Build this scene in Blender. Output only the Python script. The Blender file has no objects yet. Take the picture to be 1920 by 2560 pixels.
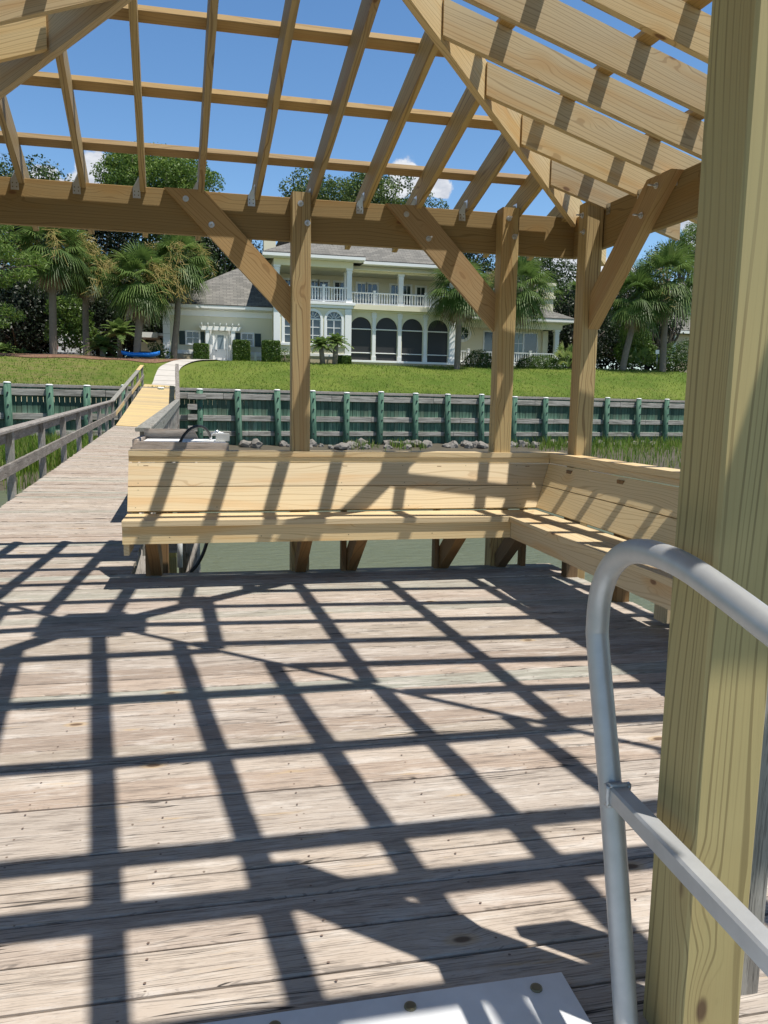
import bpy, math, random
import numpy as np
from mathutils import Vector, Matrix
random.seed(7); RNG = np.random.default_rng(7)
V = Vector
scene = bpy.context.scene
COL = scene.collection
# ------------------------------------------------------------------ camera
F_PX, YAW, PIT, ROL, EYE = 1966.45, math.radians(12.182), math.radians(7.698), math.radians(1.038), 1.25
fw = V((math.sin(YAW)*math.cos(PIT), math.cos(YAW)*math.cos(PIT), -math.sin(PIT)))
rt = V((math.cos(YAW), -math.sin(YAW), 0)); up = rt.cross(fw)
rt2 = math.cos(ROL)*rt + math.sin(ROL)*up; up2 = -math.sin(ROL)*rt + math.cos(ROL)*up
cam = bpy.data.cameras.new('camera'); camo = bpy.data.objects.new('camera', cam); COL.objects.link(camo)
cam.sensor_fit = 'VERTICAL'; cam.sensor_height = 24; cam.lens = 24*F_PX/2560; cam.clip_start = .05; cam.clip_end = 3000
m = Matrix((rt2, up2, -fw)).transposed().to_4x4(); m.translation = (0, 0, EYE); camo.matrix_world = m
scene.camera = camo
def at(px, py, Y):
    """world point on the vertical plane at distance Y that stands where this spot of the photo is"""
    d = (px-960)/F_PX*rt2 + (1280-py)/F_PX*up2 + fw
    return V((0, 0, EYE)) + d*(Y/d.y)
# zoom-window readers
def zw(ox, oy, s): return lambda x, y, Y: at(ox+x/s, oy+y/s, Y)
zA = zw(400, 560, 2.37); zB = zw(640, 600, 3.318); zC = zw(1140, 600, 2.765); zD = zw(0, 540, 2.592)
# ------------------------------------------------------------------ light
scene.view_settings.view_transform = 'Standard'; scene.view_settings.look = 'None'
scene.cycles.use_denoising = True; scene.cycles.use_adaptive_sampling = False
scene.view_settings.exposure = EXPOSURE = 0.28
SKY_STRENGTH = .085
FRONT0 = .27-.3955*2
SA, SB = .30, .265            # ground shift per metre of height: -x, +y
sdir = V((SA, -SB, 1)).normalized()
elev = math.asin(sdir.z)
sun = bpy.data.lights.new('sun', 'SUN'); sun.energy = 5.0; sun.angle = math.radians(.53); sun.color = (1, .95, .87)
suno = bpy.data.objects.new('sun', sun); COL.objects.link(suno)
suno.rotation_euler = sdir.to_track_quat('Z', 'Y').to_euler(); suno.location = (0, 0, 30)
world = bpy.data.worlds.new('World'); scene.world = world; world.use_nodes = True
# ------------------------------------------------------------------ node helper
class NT:
    def __init__(s, tree): s.t = tree; s.n = tree.nodes; s.l = tree.links
    def node(s, typ, **kw):
        n = s.n.new(typ)
        for k, v in kw.items(): setattr(n, k, v)
        return n
    def set(s, n, key, v):
        if hasattr(v, 'is_linked') or isinstance(v, bpy.types.NodeSocket): s.l.new(v, n.inputs[key])
        else: n.inputs[key].default_value = v
    def math(s, op, a, b=0.0, c=None, clamp=False):
        n = s.node('ShaderNodeMath', operation=op, use_clamp=clamp)
        s.set(n, 0, a); s.set(n, 1, b)
        if c is not None: s.set(n, 2, c)
        return n.outputs[0]
    def vmath(s, op, a, b):
        n = s.node('ShaderNodeVectorMath', operation=op); s.set(n, 0, a); s.set(n, 1, b); return n.outputs[0]
    def noise(s, vec, scale=5, detail=3, rough=.55, out='Fac', dist=0):
        n = s.node('ShaderNodeTexNoise'); s.set(n, 'Vector', vec); s.set(n, 'Scale', scale); s.set(n, 'Detail', detail); s.set(n, 'Roughness', rough); s.set(n, 'Distortion', dist)
        return n.outputs[out]
    def voro(s, vec, scale, feature='F1', out='Distance', rnd=1.0):
        n = s.node('ShaderNodeTexVoronoi', feature=feature); s.set(n, 'Vector', vec); s.set(n, 'Scale', scale); s.set(n, 'Randomness', rnd); return n.outputs[out]
    def ramp(s, fac, stops):
        n = s.node('ShaderNodeValToRGB'); s.set(n, 0, fac); e = n.color_ramp.elements
        while len(e) < len(stops): e.new(.5)
        for i, (p, c) in enumerate(stops): e[i].position = p; e[i].color = (*c, 1) if len(c) == 3 else c
        return n.outputs[0]
    def rng(s, v, a, b, c=0., d=1.):
        n = s.node('ShaderNodeMapRange'); n.interpolation_type = 'SMOOTHSTEP'
        for i, x in enumerate((v, a, b, c, d)): s.set(n, i, x)
        return n.outputs[0]
    def mix(s, f, a, b, blend='MIX'):
        n = s.node('ShaderNodeMix', data_type='RGBA', blend_type=blend)
        s.set(n, 0, f)
        for k, v in ((6, a), (7, b)):
            if isinstance(v, tuple): v = (*v, 1)[:4]
            s.set(n, k, v)
        return n.outputs[2]
    def attr(s, name, out='Vector'):
        n = s.node('ShaderNodeAttribute', attribute_name=name); return n.outputs[out]
    def comb(s, x, y, z):
        n = s.node('ShaderNodeCombineXYZ'); s.set(n, 0, x); s.set(n, 1, y); s.set(n, 2, z); return n.outputs[0]
    def sep(s, v):
        n = s.node('ShaderNodeSeparateXYZ'); s.set(n, 0, v); return n.outputs
    def bump(s, h, strength=.3, dist=.01):
        n = s.node('ShaderNodeBump'); s.set(n, 'Height', h); s.set(n, 'Strength', strength); s.set(n, 'Distance', dist); return n.outputs[0]
def mat(name):
    m = bpy.data.materials.new(name); m.use_nodes = True; t = NT(m.node_tree)
    b = m.node_tree.nodes['Principled BSDF']; return m, t, b
def plain(name, col, rough=.6, metal=0., var=.0, scale=3., bump=0., bscale=60., spec=.5):
    m, t, b = mat(name)
    tc = t.node('ShaderNodeTexCoord').outputs['Object']
    c = (*col, 1)
    if var:
        n = t.noise(tc, scale, 4, .6)
        c = t.mix(n, tuple(x*(1-var) for x in col), tuple(min(1, x*(1+var)) for x in col))
    t.set(b, 'Base Color', c); b.inputs['Roughness'].default_value = rough; b.inputs['Metallic'].default_value = metal
    b.inputs['Specular IOR Level'].default_value = spec
    if bump: t.set(b, 'Normal', t.bump(t.noise(tc, bscale, 4), bump, .01))
    return m
# ------------------------------------------------------------------ wood
def wood(name, light, dark, knot=(.16, .07, .03), streak=None, ring=60., ringamt=.6, rough=.65, knots=1.0, spec=.3, green=None, fine=.22, bump=.12):
    """sawn pine: growth rings that bend round knots, fibre, per-board tone; grain runs along the board (attribute wc)"""
    m, t, b = mat(name)
    p = t.attr('wc'); r = t.attr('rnd', 'Fac')
    u, v, w = t.sep(p)
    vw = t.math('ADD', v, t.math('MULTIPLY', w, .7))
    kp = t.comb(t.math('MULTIPLY', u, 2.9), t.math('MULTIPLY', v, 6.4), t.math('MULTIPLY', w, 6.4))
    kd = t.voro(kp, 1.0)
    kgate = t.math('LESS_THAN', t.sep(t.voro(kp, 1.0, out='Color'))[0], .27*knots)
    near = t.math('MULTIPLY', t.rng(kd, .42, .05), kgate)
    warp = t.noise(t.comb(t.math('MULTIPLY', u, .55), t.math('MULTIPLY', v, 4.5), t.math('MULTIPLY', w, 4.5)), 1.0, 2, .5)
    ph = t.math('ADD', vw, t.math('ADD', t.math('MULTIPLY', warp, .22), t.math('MULTIPLY', near, .035)))
    s = t.math('SINE', t.math('MULTIPLY', ph, ring*6.283))
    s2 = t.math('SINE', t.math('MULTIPLY', ph, ring*6.283*.437))
    late = t.math('MULTIPLY', t.rng(t.math('ADD', s, t.math('MULTIPLY', s2, .5)), .35, 1.15), ringamt)
    fib = t.noise(t.comb(t.math('MULTIPLY', u, 3.), t.math('MULTIPLY', v, 190.), t.math('MULTIPLY', w, 190.)), 1.0, 3, .65)
    tone = t.noise(t.comb(t.math('MULTIPLY', u, .9), t.math('MULTIPLY', v, 9.), t.math('MULTIPLY', w, 9.)), 1.0, 3, .5)
    f = t.math('ADD', t.math('MULTIPLY', late, .75), t.math('MULTIPLY', t.math('SUBTRACT', fib, .5), fine), clamp=True)
    c = t.mix(f, light, dark)
    if streak: c = t.mix(t.math('MULTIPLY', t.rng(tone, .52, .72), .55), c, streak)
    if green: c = t.mix(t.math('MULTIPLY', t.rng(t.noise(p, 2.2, 3), .45, .7), .5), c, green)
    c = t.mix(t.math('MULTIPLY', near, .45), c, streak or dark)
    kn = t.math('MULTIPLY', t.rng(kd, .115, .06), kgate)
    c = t.mix(t.math('MULTIPLY', kn, .85), c, knot)
    hsv = t.node('ShaderNodeHueSaturation'); t.set(hsv, 'Color', c)
    t.set(hsv, 'Value', t.math('ADD', .84, t.math('MULTIPLY', r, .32))); t.set(hsv, 'Saturation', t.math('ADD', .9, t.math('MULTIPLY', r, .2)))
    t.set(b, 'Base Color', hsv.outputs[0]); b.inputs['Roughness'].default_value = rough; b.inputs['Specular IOR Level'].default_value = spec
    t.set(b, 'Normal', t.bump(t.math('ADD', t.math('MULTIPLY', fib, .5), t.math('MULTIPLY', late, -.5)), bump, .003))
    return m
def weathered(name, tones, line=(.075, .065, .06), pale=(.60, .555, .505), knots=.55, lines=1., tan=(.47, .33, .17)):
    """silvered old pine: grain lines that bend round knots, raised pale fibre, drying cracks, each board its own tone"""
    m, t, b = mat(name)
    p = t.attr('wc'); r = t.attr('rnd', 'Fac'); u, v, w = t.sep(p)
    warp = t.noise(t.comb(t.math('MULTIPLY', u, .8), t.math('MULTIPLY', v, 5.), t.math('MULTIPLY', w, 5.)), 1.0, 3)
    kp = t.comb(t.math('MULTIPLY', u, 3.2), t.math('MULTIPLY', v, 6.5), t.math('MULTIPLY', w, 6.5))
    kd = t.voro(kp, 1.0); kc = t.sep(t.voro(kp, 1.0, out='Color')); gate = t.math('LESS_THAN', kc[0], .25*knots)
    near = t.math('MULTIPLY', t.rng(kd, .42, .05), gate)
    vv = t.math('ADD', t.math('ADD', v, t.math('MULTIPLY', w, .6)), t.math('ADD', t.math('MULTIPLY', warp, .075), t.math('MULTIPLY', near, .022)))
    U = lambda k: t.math('MULTIPLY', u, k); Vv = lambda k: t.math('MULTIPLY', vv, k)
    c = t.ramp(r, [(i/(len(tones)-1), x) for i, x in enumerate(tones)])
    patch = t.noise(t.comb(U(3.2), t.math('MULTIPLY', v, 15.), w), 1.0, 6, .7)
    c = t.mix(t.math('MULTIPLY', t.rng(patch, .50, .66), .55), c, pale)
    c = t.mix(t.math('MULTIPLY', t.rng(patch, .46, .34), .5), c, tuple(x*.62 for x in tones[0]))
    c = t.mix(t.math('MULTIPLY', t.rng(t.noise(t.comb(U(3.), t.math('MULTIPLY', v, 22.), w), 1.0, 5, .65), .62, .74), .6), c, tan)
    g1 = t.noise(t.comb(U(1.6), Vv(70.), 0.), 1.0, 3, .55); g2 = t.noise(t.comb(U(7.), Vv(170.), 0.), 1.0, 4, .7); g3 = t.noise(t.comb(U(30.), Vv(330.), 0.), 1.0, 3, .7)
    c = t.mix(t.math('MULTIPLY', t.rng(g2, .55, .70), .55), c, pale)
    c = t.mix(t.math('MULTIPLY', t.rng(g2, .45, .33), .55*lines), c, line)
    c = t.mix(t.math('MULTIPLY', t.rng(g3, .42, .30), .4*lines), c, line)
    ln = t.rng(t.math('ABSOLUTE', t.math('SUBTRACT', g1, .5)), .022, .006)
    c = t.mix(t.math('MULTIPLY', ln, .45*lines), c, line)
    cr = t.noise(t.comb(U(.7), Vv(30.), 3.), 1.0, 2, .5)
    crk = t.math('MULTIPLY', t.rng(t.math('ABSOLUTE', t.math('SUBTRACT', cr, .56)), .012, .003), t.rng(t.noise(t.comb(U(1.7), t.math('MULTIPLY', v, 4.), 7.), 1.0, 2), .50, .58))
    c = t.mix(t.math('MULTIPLY', crk, .9), c, (.02, .018, .017))
    kn = t.math('MULTIPLY', t.rng(kd, .10, .055), gate); rim = t.math('MULTIPLY', t.rng(kd, .19, .10), gate)
    c = t.mix(t.math('MULTIPLY', rim, .5), c, tan); c = t.mix(t.math('MULTIPLY', kn, .85), c, (.10, .06, .04))
    dirt = t.voro(t.comb(U(11.), t.math('MULTIPLY', v, 15.), w), 1.0)
    c = t.mix(t.math('MULTIPLY', t.rng(dirt, .05, .03), .7), c, (.09, .06, .04))
    t.set(b, 'Base Color', c); b.inputs['Roughness'].default_value = .85; b.inputs['Specular IOR Level'].default_value = .2
    h = t.math('SUBTRACT', t.math('ADD', t.math('MULTIPLY', g2, .7), t.math('MULTIPLY', g3, .3)), t.math('ADD', t.math('MULTIPLY', crk, 1.2), t.math('MULTIPLY', ln, .4)))
    t.set(b, 'Normal', t.bump(h, .35, .004))
    return m
M = {}
M['pine'] = wood('new_pine', (.60, .46, .255), (.24, .145, .06), streak=(.52, .29, .09), ring=95, ringamt=.62, knots=1.7, fine=.32)
M['pine_bench'] = wood('bench_pine', (.645, .505, .295), (.32, .20, .085), streak=(.60, .35, .13), ring=85, ringamt=.55, knots=1.15, knot=(.17, .07, .03), fine=.3)
M['pine_brown'] = wood('brown_pine', (.43, .29, .135), (.19, .105, .04), streak=(.38, .21, .08), ring=80, ringamt=.7, knots=1.5, fine=.3)
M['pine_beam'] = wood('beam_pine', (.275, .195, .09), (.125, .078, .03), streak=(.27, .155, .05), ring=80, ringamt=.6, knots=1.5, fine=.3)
M['pine_post'] = wood('post_pine', (.445, .33, .155), (.14, .082, .032), streak=(.38, .225, .085), ring=66, ringamt=.85, knots=1.5, fine=.3)
M['purlin'] = wood('purlin_pine', (.42, .285, .125), (.21, .12, .048), streak=(.40, .22, .08), ring=70, ringamt=.5)
M['near_post'] = wood('green_treated_pine', (.475, .375, .145), (.16, .11, .034), streak=(.42, .30, .11), ring=78, ringamt=.75, green=(.41, .34, .14), knots=2.4, knot=(.10, .045, .025), fine=.45, bump=.25)
M['pine_clear'] = wood('clear_pine', (.645, .505, .295), (.36, .23, .10), streak=(.60, .35, .13), ring=85, ringamt=.5, knots=0.)
M['deck'] = weathered('weathered_deck', [(.31, .25, .205), (.42, .335, .27), (.395, .345, .30), (.46, .39, .325), (.37, .315, .26), (.335, .335, .285)])
M['grey_wood'] = weathered('grey_wood', [(.20, .18, .16), (.27, .245, .22), (.33, .30, .27), (.27, .27, .24)], pale=(.42, .40, .37), line=(.05, .044, .04), tan=(.29, .23, .17), knots=.8)
M['pale_grey_wood'] = weathered('pale_grey_wood', [(.42, .34, .28), (.52, .43, .36)], pale=(.62, .56, .5), knots=.9)
M['ramp_new'] = wood('ramp_pine', (.54, .415, .225), (.36, .25, .11), ring=40, ringamt=.3, knots=.2)
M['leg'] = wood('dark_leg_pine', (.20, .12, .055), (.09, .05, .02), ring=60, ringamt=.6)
# ------------------------------------------------------------------ mesh builder
SHEAR = [0.]
class MB:
    def __init__(s): s.v = []; s.f = []; s.wc = []; s.rnd = []; s.mi = []; s.smooth = []
    def add(s, verts, faces, wc=None, rnd=None, mi=0, smooth=False):
        o = len(s.v); s.v += [tuple(x) for x in verts]; s.f += [tuple(i+o for i in f) for f in faces]
        r = random.random() if rnd is None else rnd
        if wc is None:
            wc = verts
        s.wc += [tuple(x) for x in wc]; s.rnd += [r]*len(verts); s.mi += [mi]*len(faces); s.smooth += [smooth]*len(faces)
        return s
    def board(s, a, b, w, h, side=None, ch=.003, rnd=None, mi=0, segs=1):
        a, b = V(a), V(b); d = (b-a); L = d.length; d.normalize()
        side = V(side) if side is not None else d.cross(V((0, 0, 1)))
        side = (side - d*side.dot(d)).normalized(); upv = side.cross(d)
        hw, hh = w/2, h/2; c = min(ch, hw*.4, hh*.4)
        sec = [(-hw+c, -hh), (hw-c, -hh), (hw, -hh+c), (hw, hh-c), (hw-c, hh), (-hw+c, hh), (-hw, hh-c), (-hw, -hh+c)]
        off = V((random.random()*40, random.random()*40, random.random()*40))
        vs, wc = [], []
        for k in (0, 1):
            for (x, y) in sec:
                vs.append(a + d*(L*k) + side*x + upv*y); wc.append(off + (V((L*k, x, y)) if w >= h else V((L*k, y, x))))
        fs = [tuple(range(7, -1, -1)), tuple(range(8, 16))] + [(i, (i+1) % 8, 8+(i+1) % 8, 8+i) for i in range(8)]
        return s.add(vs, fs, wc, rnd, mi)
    def prism(s, poly, ext, axis=None, rnd=None, mi=0):
        poly = [V(p) for p in poly]; ext = V(ext); n = len(poly)
        axis = V(axis).normalized() if axis is not None else (poly[1]-poly[0]).normalized()
        e = ext.normalized(); t3 = axis.cross(e)
        off = V((random.random()*40, random.random()*40, random.random()*40)); o0 = poly[0]
        vs = poly + [p+ext for p in poly]
        wc = [off + V(((p-o0).dot(axis), (p-o0).dot(t3), (p-o0).dot(e))) for p in vs]
        nrm = V((0, 0, 0))
        for i in range(n): nrm += poly[i].cross(poly[(i+1) % n])
        fs = [tuple(range(n)), tuple(range(2*n-1, n-1, -1))] + [((i+1) % n, i, n+i, n+(i+1) % n) for i in range(n)]
        if nrm.dot(ext) > 0: fs = [tuple(reversed(f)) for f in fs]
        return s.add(vs, fs, wc, rnd, mi)
    def box(s, x0, x1, y0, y1, z0, z1, ch=.003, rnd=None, mi=0):
        x0, x1 = sorted((x0, x1)); y0, y1 = sorted((y0, y1)); z0, z1 = sorted((z0, z1))
        dx, dy, dz = x1-x0, y1-y0, z1-z0; cx, cy, cz = (x0+x1)/2, (y0+y1)/2, (z0+z1)/2
        if dx >= dy and dx >= dz: return s.board((x0, cy, cz), (x1, cy, cz), dy, dz, (0, 1, 0), ch, rnd, mi)
        if dy >= dz: return s.board((cx, y0, cz), (cx, y1, cz), dx, dz, (1, 0, 0), ch, rnd, mi)
        return s.board((cx, cy, z0), (cx, cy, z1), dx, dy, (1, 0, 0), ch, rnd, mi)
    def tube(s, pts, r, n=12, caps=True, mi=0, rnd=None):
        pts = [V(p) for p in pts]; rs = r if isinstance(r, (list, tuple)) else [r]*len(pts)
        vs, wc, fs = [], [], []; ref = V((0.31, .2, .93)).normalized(); L = 0; prev = None
        off = V((random.random()*40, random.random()*40, random.random()*40))
        for i, p in enumerate(pts):
            d = (pts[min(i+1, len(pts)-1)]-pts[max(i-1, 0)]).normalized()
            if prev is None:
                x = d.cross(ref)
                if x.length < .1: x = d.cross(V((1, 0, 0)))
            else: x = prev - d*prev.dot(d)
            x.normalize(); prev = x; y = d.cross(x)
            if i: L += (p-pts[i-1]).length
            for k in range(n):
                a = 2*math.pi*k/n; q = x*math.cos(a)*rs[i]+y*math.sin(a)*rs[i]
                vs.append(p+q); wc.append(off+V((L, rs[i]*math.cos(a), rs[i]*math.sin(a))))
        for i in range(len(pts)-1):
            for k in range(n):
                fs.append((i*n+k, i*n+(k+1) % n, (i+1)*n+(k+1) % n, (i+1)*n+k))
        s.add(vs, fs, wc, rnd, mi, True)
        if caps:
            o = len(s.v)-len(vs)
            s.f += [tuple(o+k for k in range(n-1, -1, -1)), tuple(o+(len(pts)-1)*n+k for k in range(n))]; s.mi += [mi]*2; s.smooth += [False]*2
        return s
    def quad(s, a, b, c, d, mi=0, rnd=None): return s.add([a, b, c, d], [(0, 1, 2, 3)], None, rnd, mi)
    def build(s, name, mats, parent=None, origin=None):
        if SHEAR[0]: s.v = [(x+SHEAR[0]*(5.98-y), y, z) for x, y, z in s.v]
        me = bpy.data.meshes.new(name)
        o0 = V(origin) if origin is not None else (parent_loc(parent) if parent is not None else V((0, 0, 0)))
        me.from_pydata([(x-o0.x, y-o0.y, z-o0.z) for x, y, z in s.v], [], s.f)
        for mm in (mats if isinstance(mats, (list, tuple)) else [mats]): me.materials.append(mm)
        me.polygons.foreach_set('material_index', s.mi); me.polygons.foreach_set('use_smooth', s.smooth)
        a = me.attributes.new('wc', 'FLOAT_VECTOR', 'POINT'); a.data.foreach_set('vector', np.array(s.wc, dtype=np.float32).ravel())
        a = me.attributes.new('rnd', 'FLOAT', 'POINT'); a.data.foreach_set('value', np.array(s.rnd, dtype=np.float32))
        me.update()
        o = bpy.data.objects.new(name, me); COL.objects.link(o)
        if parent is not None: o.parent = parent
        elif origin is not None: o.location = o0
        return o
def parent_loc(p):
    l = V(p.location)
    while p.parent: p = p.parent; l += V(p.location)
    return l
def npmesh(name, verts, faces, material, parent=None, rnd=None, smooth=False):
    me = bpy.data.meshes.new(name); verts = np.asarray(verts, dtype=np.float32); faces = np.asarray(faces, dtype=np.int32)
    if parent is not None: verts = verts - np.array(parent_loc(parent), dtype=np.float32)
    k = faces.shape[1]; me.vertices.add(len(verts)); me.vertices.foreach_set('co', verts.ravel())
    me.loops.add(faces.size); me.loops.foreach_set('vertex_index', faces.ravel())
    me.polygons.add(len(faces)); me.polygons.foreach_set('loop_start', np.arange(0, faces.size, k, dtype=np.int32))
    me.polygons.foreach_set('loop_total', np.full(len(faces), k, dtype=np.int32))
    if smooth: me.polygons.foreach_set('use_smooth', np.ones(len(faces), dtype=bool))
    if rnd is not None:
        a = me.attributes.new('rnd', 'FLOAT', 'POINT'); a.data.foreach_set('value', np.asarray(rnd, dtype=np.float32))
    me.update(calc_edges=True); me.validate(); me.materials.append(material)
    o = bpy.data.objects.new(name, me); COL.objects.link(o)
    if parent is not None: o.parent = parent
    return o
def thing(name, label, cat, loc=(0, 0, 0), group=None):
    o = bpy.data.objects.new(name, None); COL.objects.link(o); o.location = loc; o.empty_display_size = .2
    o['label'] = label; o['category'] = cat
    if group: o['group'] = group
    return o
def tag(o, label, cat, group=None, kind=None):
    if label: o['label'] = label
    if cat: o['category'] = cat
    if group: o['group'] = group
    if kind: o['kind'] = kind
    return o
def struct(o): o['kind'] = 'structure'; return o
def one(name, fn, mats, parent=None):
    b = MB(); fn(b); return b.build(name, mats, parent)
# ================================================================== near structures
GALV = plain('galvanised_steel', (.62, .64, .66), .35, .9, .12, 30)
ALU = plain('aluminium_tube', (.45, .46, .465), .40, .40, .16, 22)
# give the aluminium a matt mill finish
PLATE = plain('aluminium_plate', (.74, .755, .77), .42, .25, .22, 7)
BRASS = plain('dull_brass', (.22, .19, .12), .5, .7, .2, 40)
BLACK = plain('black_rubber', (.015, .015, .016), .45)
WHITE = plain('white_paint', (.80, .80, .78), .5)
# ---- deck: planks laid across, one sheet of boards
BW, GAP = .1365, .0065
b = MB(); y = 1.16; XL, XR = -3.2, 2.66
while y < 5.885:
    w = min(BW, 5.89-y); x = XL; joint = XL + random.uniform(1.2, 4.6)
    for (xa, xb) in ((XL, XR),):
        dz = random.uniform(-.0022, .0018); sk = random.uniform(-.0015, .0015)
        b.board((xa, y+w/2+sk, -.019+dz), (xb + random.uniform(-.008, .008)*(xb == XR), y+w/2-sk, -.019+dz+random.uniform(-.0015, .0015)), w+random.uniform(-.002, .001), .038, (0, 1, 0), .004)
    y += BW+GAP
struct(b.build('deck', M['deck']))
q = MB(); y = 1.16+BW/2
while y < 5.86:      # two nail heads per joist in every board
    for x in np.arange(-3.0, 2.6, .405):
        for oy in (-.042, .042):
            if random.random() < .75:
                X_, Y_ = x+random.uniform(-.008, .008), y+oy+random.uniform(-.006, .006)
                q.add([(X_+.0036*math.cos(a), Y_+.0036*math.sin(a), .0016) for a in np.linspace(0, 6.283, 8)[:-1]], [tuple(range(7))], None, .5)
    y += BW+GAP
struct(q.build('deck_nails', plain('rusty_nail', (.16, .11, .085), .6)))
# ---- walkway out to the shore: planks, then a ramp of new yellow planks
def wl(Y):  # left edge x, deck z
    return (-2.13+(Y-5.9)*(-3.15+2.13)/(27-5.9), max(0, (Y-6.5))*.45/20.5)
def wr(Y): return (-.66+(Y-5.9)*(-1.22+.66)/(27-5.9), max(0, (Y-6.5))*.36/20.5)
b = MB(); y = 5.905
while y < 27.0:
    (xl, zl), (xr, zr) = wl(y+.07), wr(y+.07)
    e = random.uniform(-.012, .012)
    b.board((xl-.03+e, y+.07, zl-.019+random.uniform(-.003, .003)), (xr+.05+e, y+.07, zr-.019+random.uniform(-.003, .003)), BW+random.uniform(-.003, .0), .038, (0, 1, 0), .004); y += BW+GAP+.001
struct(b.build('walkway', M['deck']))
RA, RB = (V((-3.15, 27, .45)), V((-1.22, 27, .36))), (V((-2.97, 36.1, 1.98)), V((-1.72, 36.1, 1.93)))
b = MB(); n = 66
for i in range(n):
    t = (i+.5)/n; l = RA[0].lerp(RB[0], t); r = RA[1].lerp(RB[1], t)
    b.board(l, r, .126, .036, (0, 1, .165), .003, rnd=random.uniform(.0, 1.))
struct(b.build('ramp', M['ramp_new']))
# joists and edge beams that carry deck and walkway
b = MB()
b.box(XL, XR-.02, 5.80, 5.84, -.30, -.045); b.box(XR-.07, XR-.03, 1.2, 5.8, -.30, -.045); b.box(XL, XR-.08, 1.18, 1.22, -.30, -.045)
for x in np.arange(-3, 2.5, .6): b.box(x, x+.04, 1.23, 5.79, -.27, -.045)
for (fn, sgn) in ((wl, 1), (wr, -1)):
    p0, p1 = fn(6.0), fn(27)
    b.board((p0[0]+.05*sgn, 6.0, p0[1]-.15), (p1[0]+.05*sgn, 27, p1[1]-.15), .04, .2, (1, 0, 0))
    b.board((p1[0]+.05*sgn, 27, p1[1]-.15), (RB[0 if sgn > 0 else 1].x+.05*sgn, 36, 1.8), .04, .2, (1, 0, 0))
struct(b.build('deck_framing', M['grey_wood']))
b = MB()
for (x, y) in [(-2.9, 1.5), (-2.9, 5.6), (2.4, 1.6), (2.4, 5.4), (0, 1.6), (0, 5.5)] + [(f(Y)[0]+.12*s, Y) for Y in (9, 13, 17, 21, 25.5, 30) for f, s in ((wl, 1), (wr, -1))]:
    b.tube([(x, y, -3), (x, y, -.31)], .13, 14)
struct(b.build('deck_piling', M['grey_wood']))

# ---- pavilion ------------------------------------------------------------
YB, YF, XRt, XLf = 5.98, 1.205, 2.78, -2.07     # inner faces of the ring beam
YC = (YB+YF)/2; H = (YB-YF)/2
K = .32; Z0, Z1 = 2.43, 2.735; RB0 = 2.70; RD = .185; RWD = .040; OH = .60
XA, XB = .205, .29; DR, DL = XRt-XB, XA-XLf                            # ridge ends
pav = thing('pavilion', 'open timber pavilion with bare hip roof rafters over the deck', 'pavilion', (.3, 3.6, 0))
zb = lambda d: RB0 + K*d
KS = {'back': K, 'front': K, 'right': K*H/DR, 'left': K*H/DL}
zs = lambda side, d: RB0 + KS[side]*d
# posts: those nearest the back show in front of the beam
def post(x0, x1, y0, y1, z0, z1, mt): 
    return one('post', lambda q: q.box(x0, x1, y0, y1, z0, z1, ch=.006), mt, pav)
PW = .137
for (x0, mt) in ((.552, 'pine_post'), (2.133, 'pine_post'), (-2.0, 'pine_post')):
    post(x0, x0+PW, YB-PW, YB-.002, -1.2, 2.745, M[mt])
for y0 in (5.528, 3.47):
    post(XRt-PW+.06*(5.9-y0), XRt-.002+.06*(5.9-y0), y0, y0+PW, -1.2, 2.748, M['pine_post'])
for y0 in (5.4, 3.47, 1.5): post(XLf+.002+.06*(5.9-y0), XLf+PW+.06*(5.9-y0), y0, y0+PW, -1.2, 2.745, M['pine_post'])
NPX, NPY, NPW = .862, 1.212, .1325
np_ = post(NPX, NPX+NPW, NPY, NPY+NPW, -1.2, 2.60, M['near_post']); np_['label'] = 'post of fresh greenish treated pine nearest the gangway rail'
post(-.95, -.95+PW, NPY, NPY+PW, -1.2, 2.6, M['pine_post'])
# ring beam
SHEAR[0] = .06
BT = .043
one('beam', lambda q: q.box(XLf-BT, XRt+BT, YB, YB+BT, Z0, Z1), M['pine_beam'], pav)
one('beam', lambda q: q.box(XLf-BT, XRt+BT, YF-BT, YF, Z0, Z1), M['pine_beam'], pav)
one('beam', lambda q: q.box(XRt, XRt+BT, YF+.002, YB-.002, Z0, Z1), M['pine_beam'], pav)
one('beam', lambda q: q.box(XLf-BT, XLf, YF+.002, YB-.002, Z0, Z1), M['pine_beam'], pav)
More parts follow.
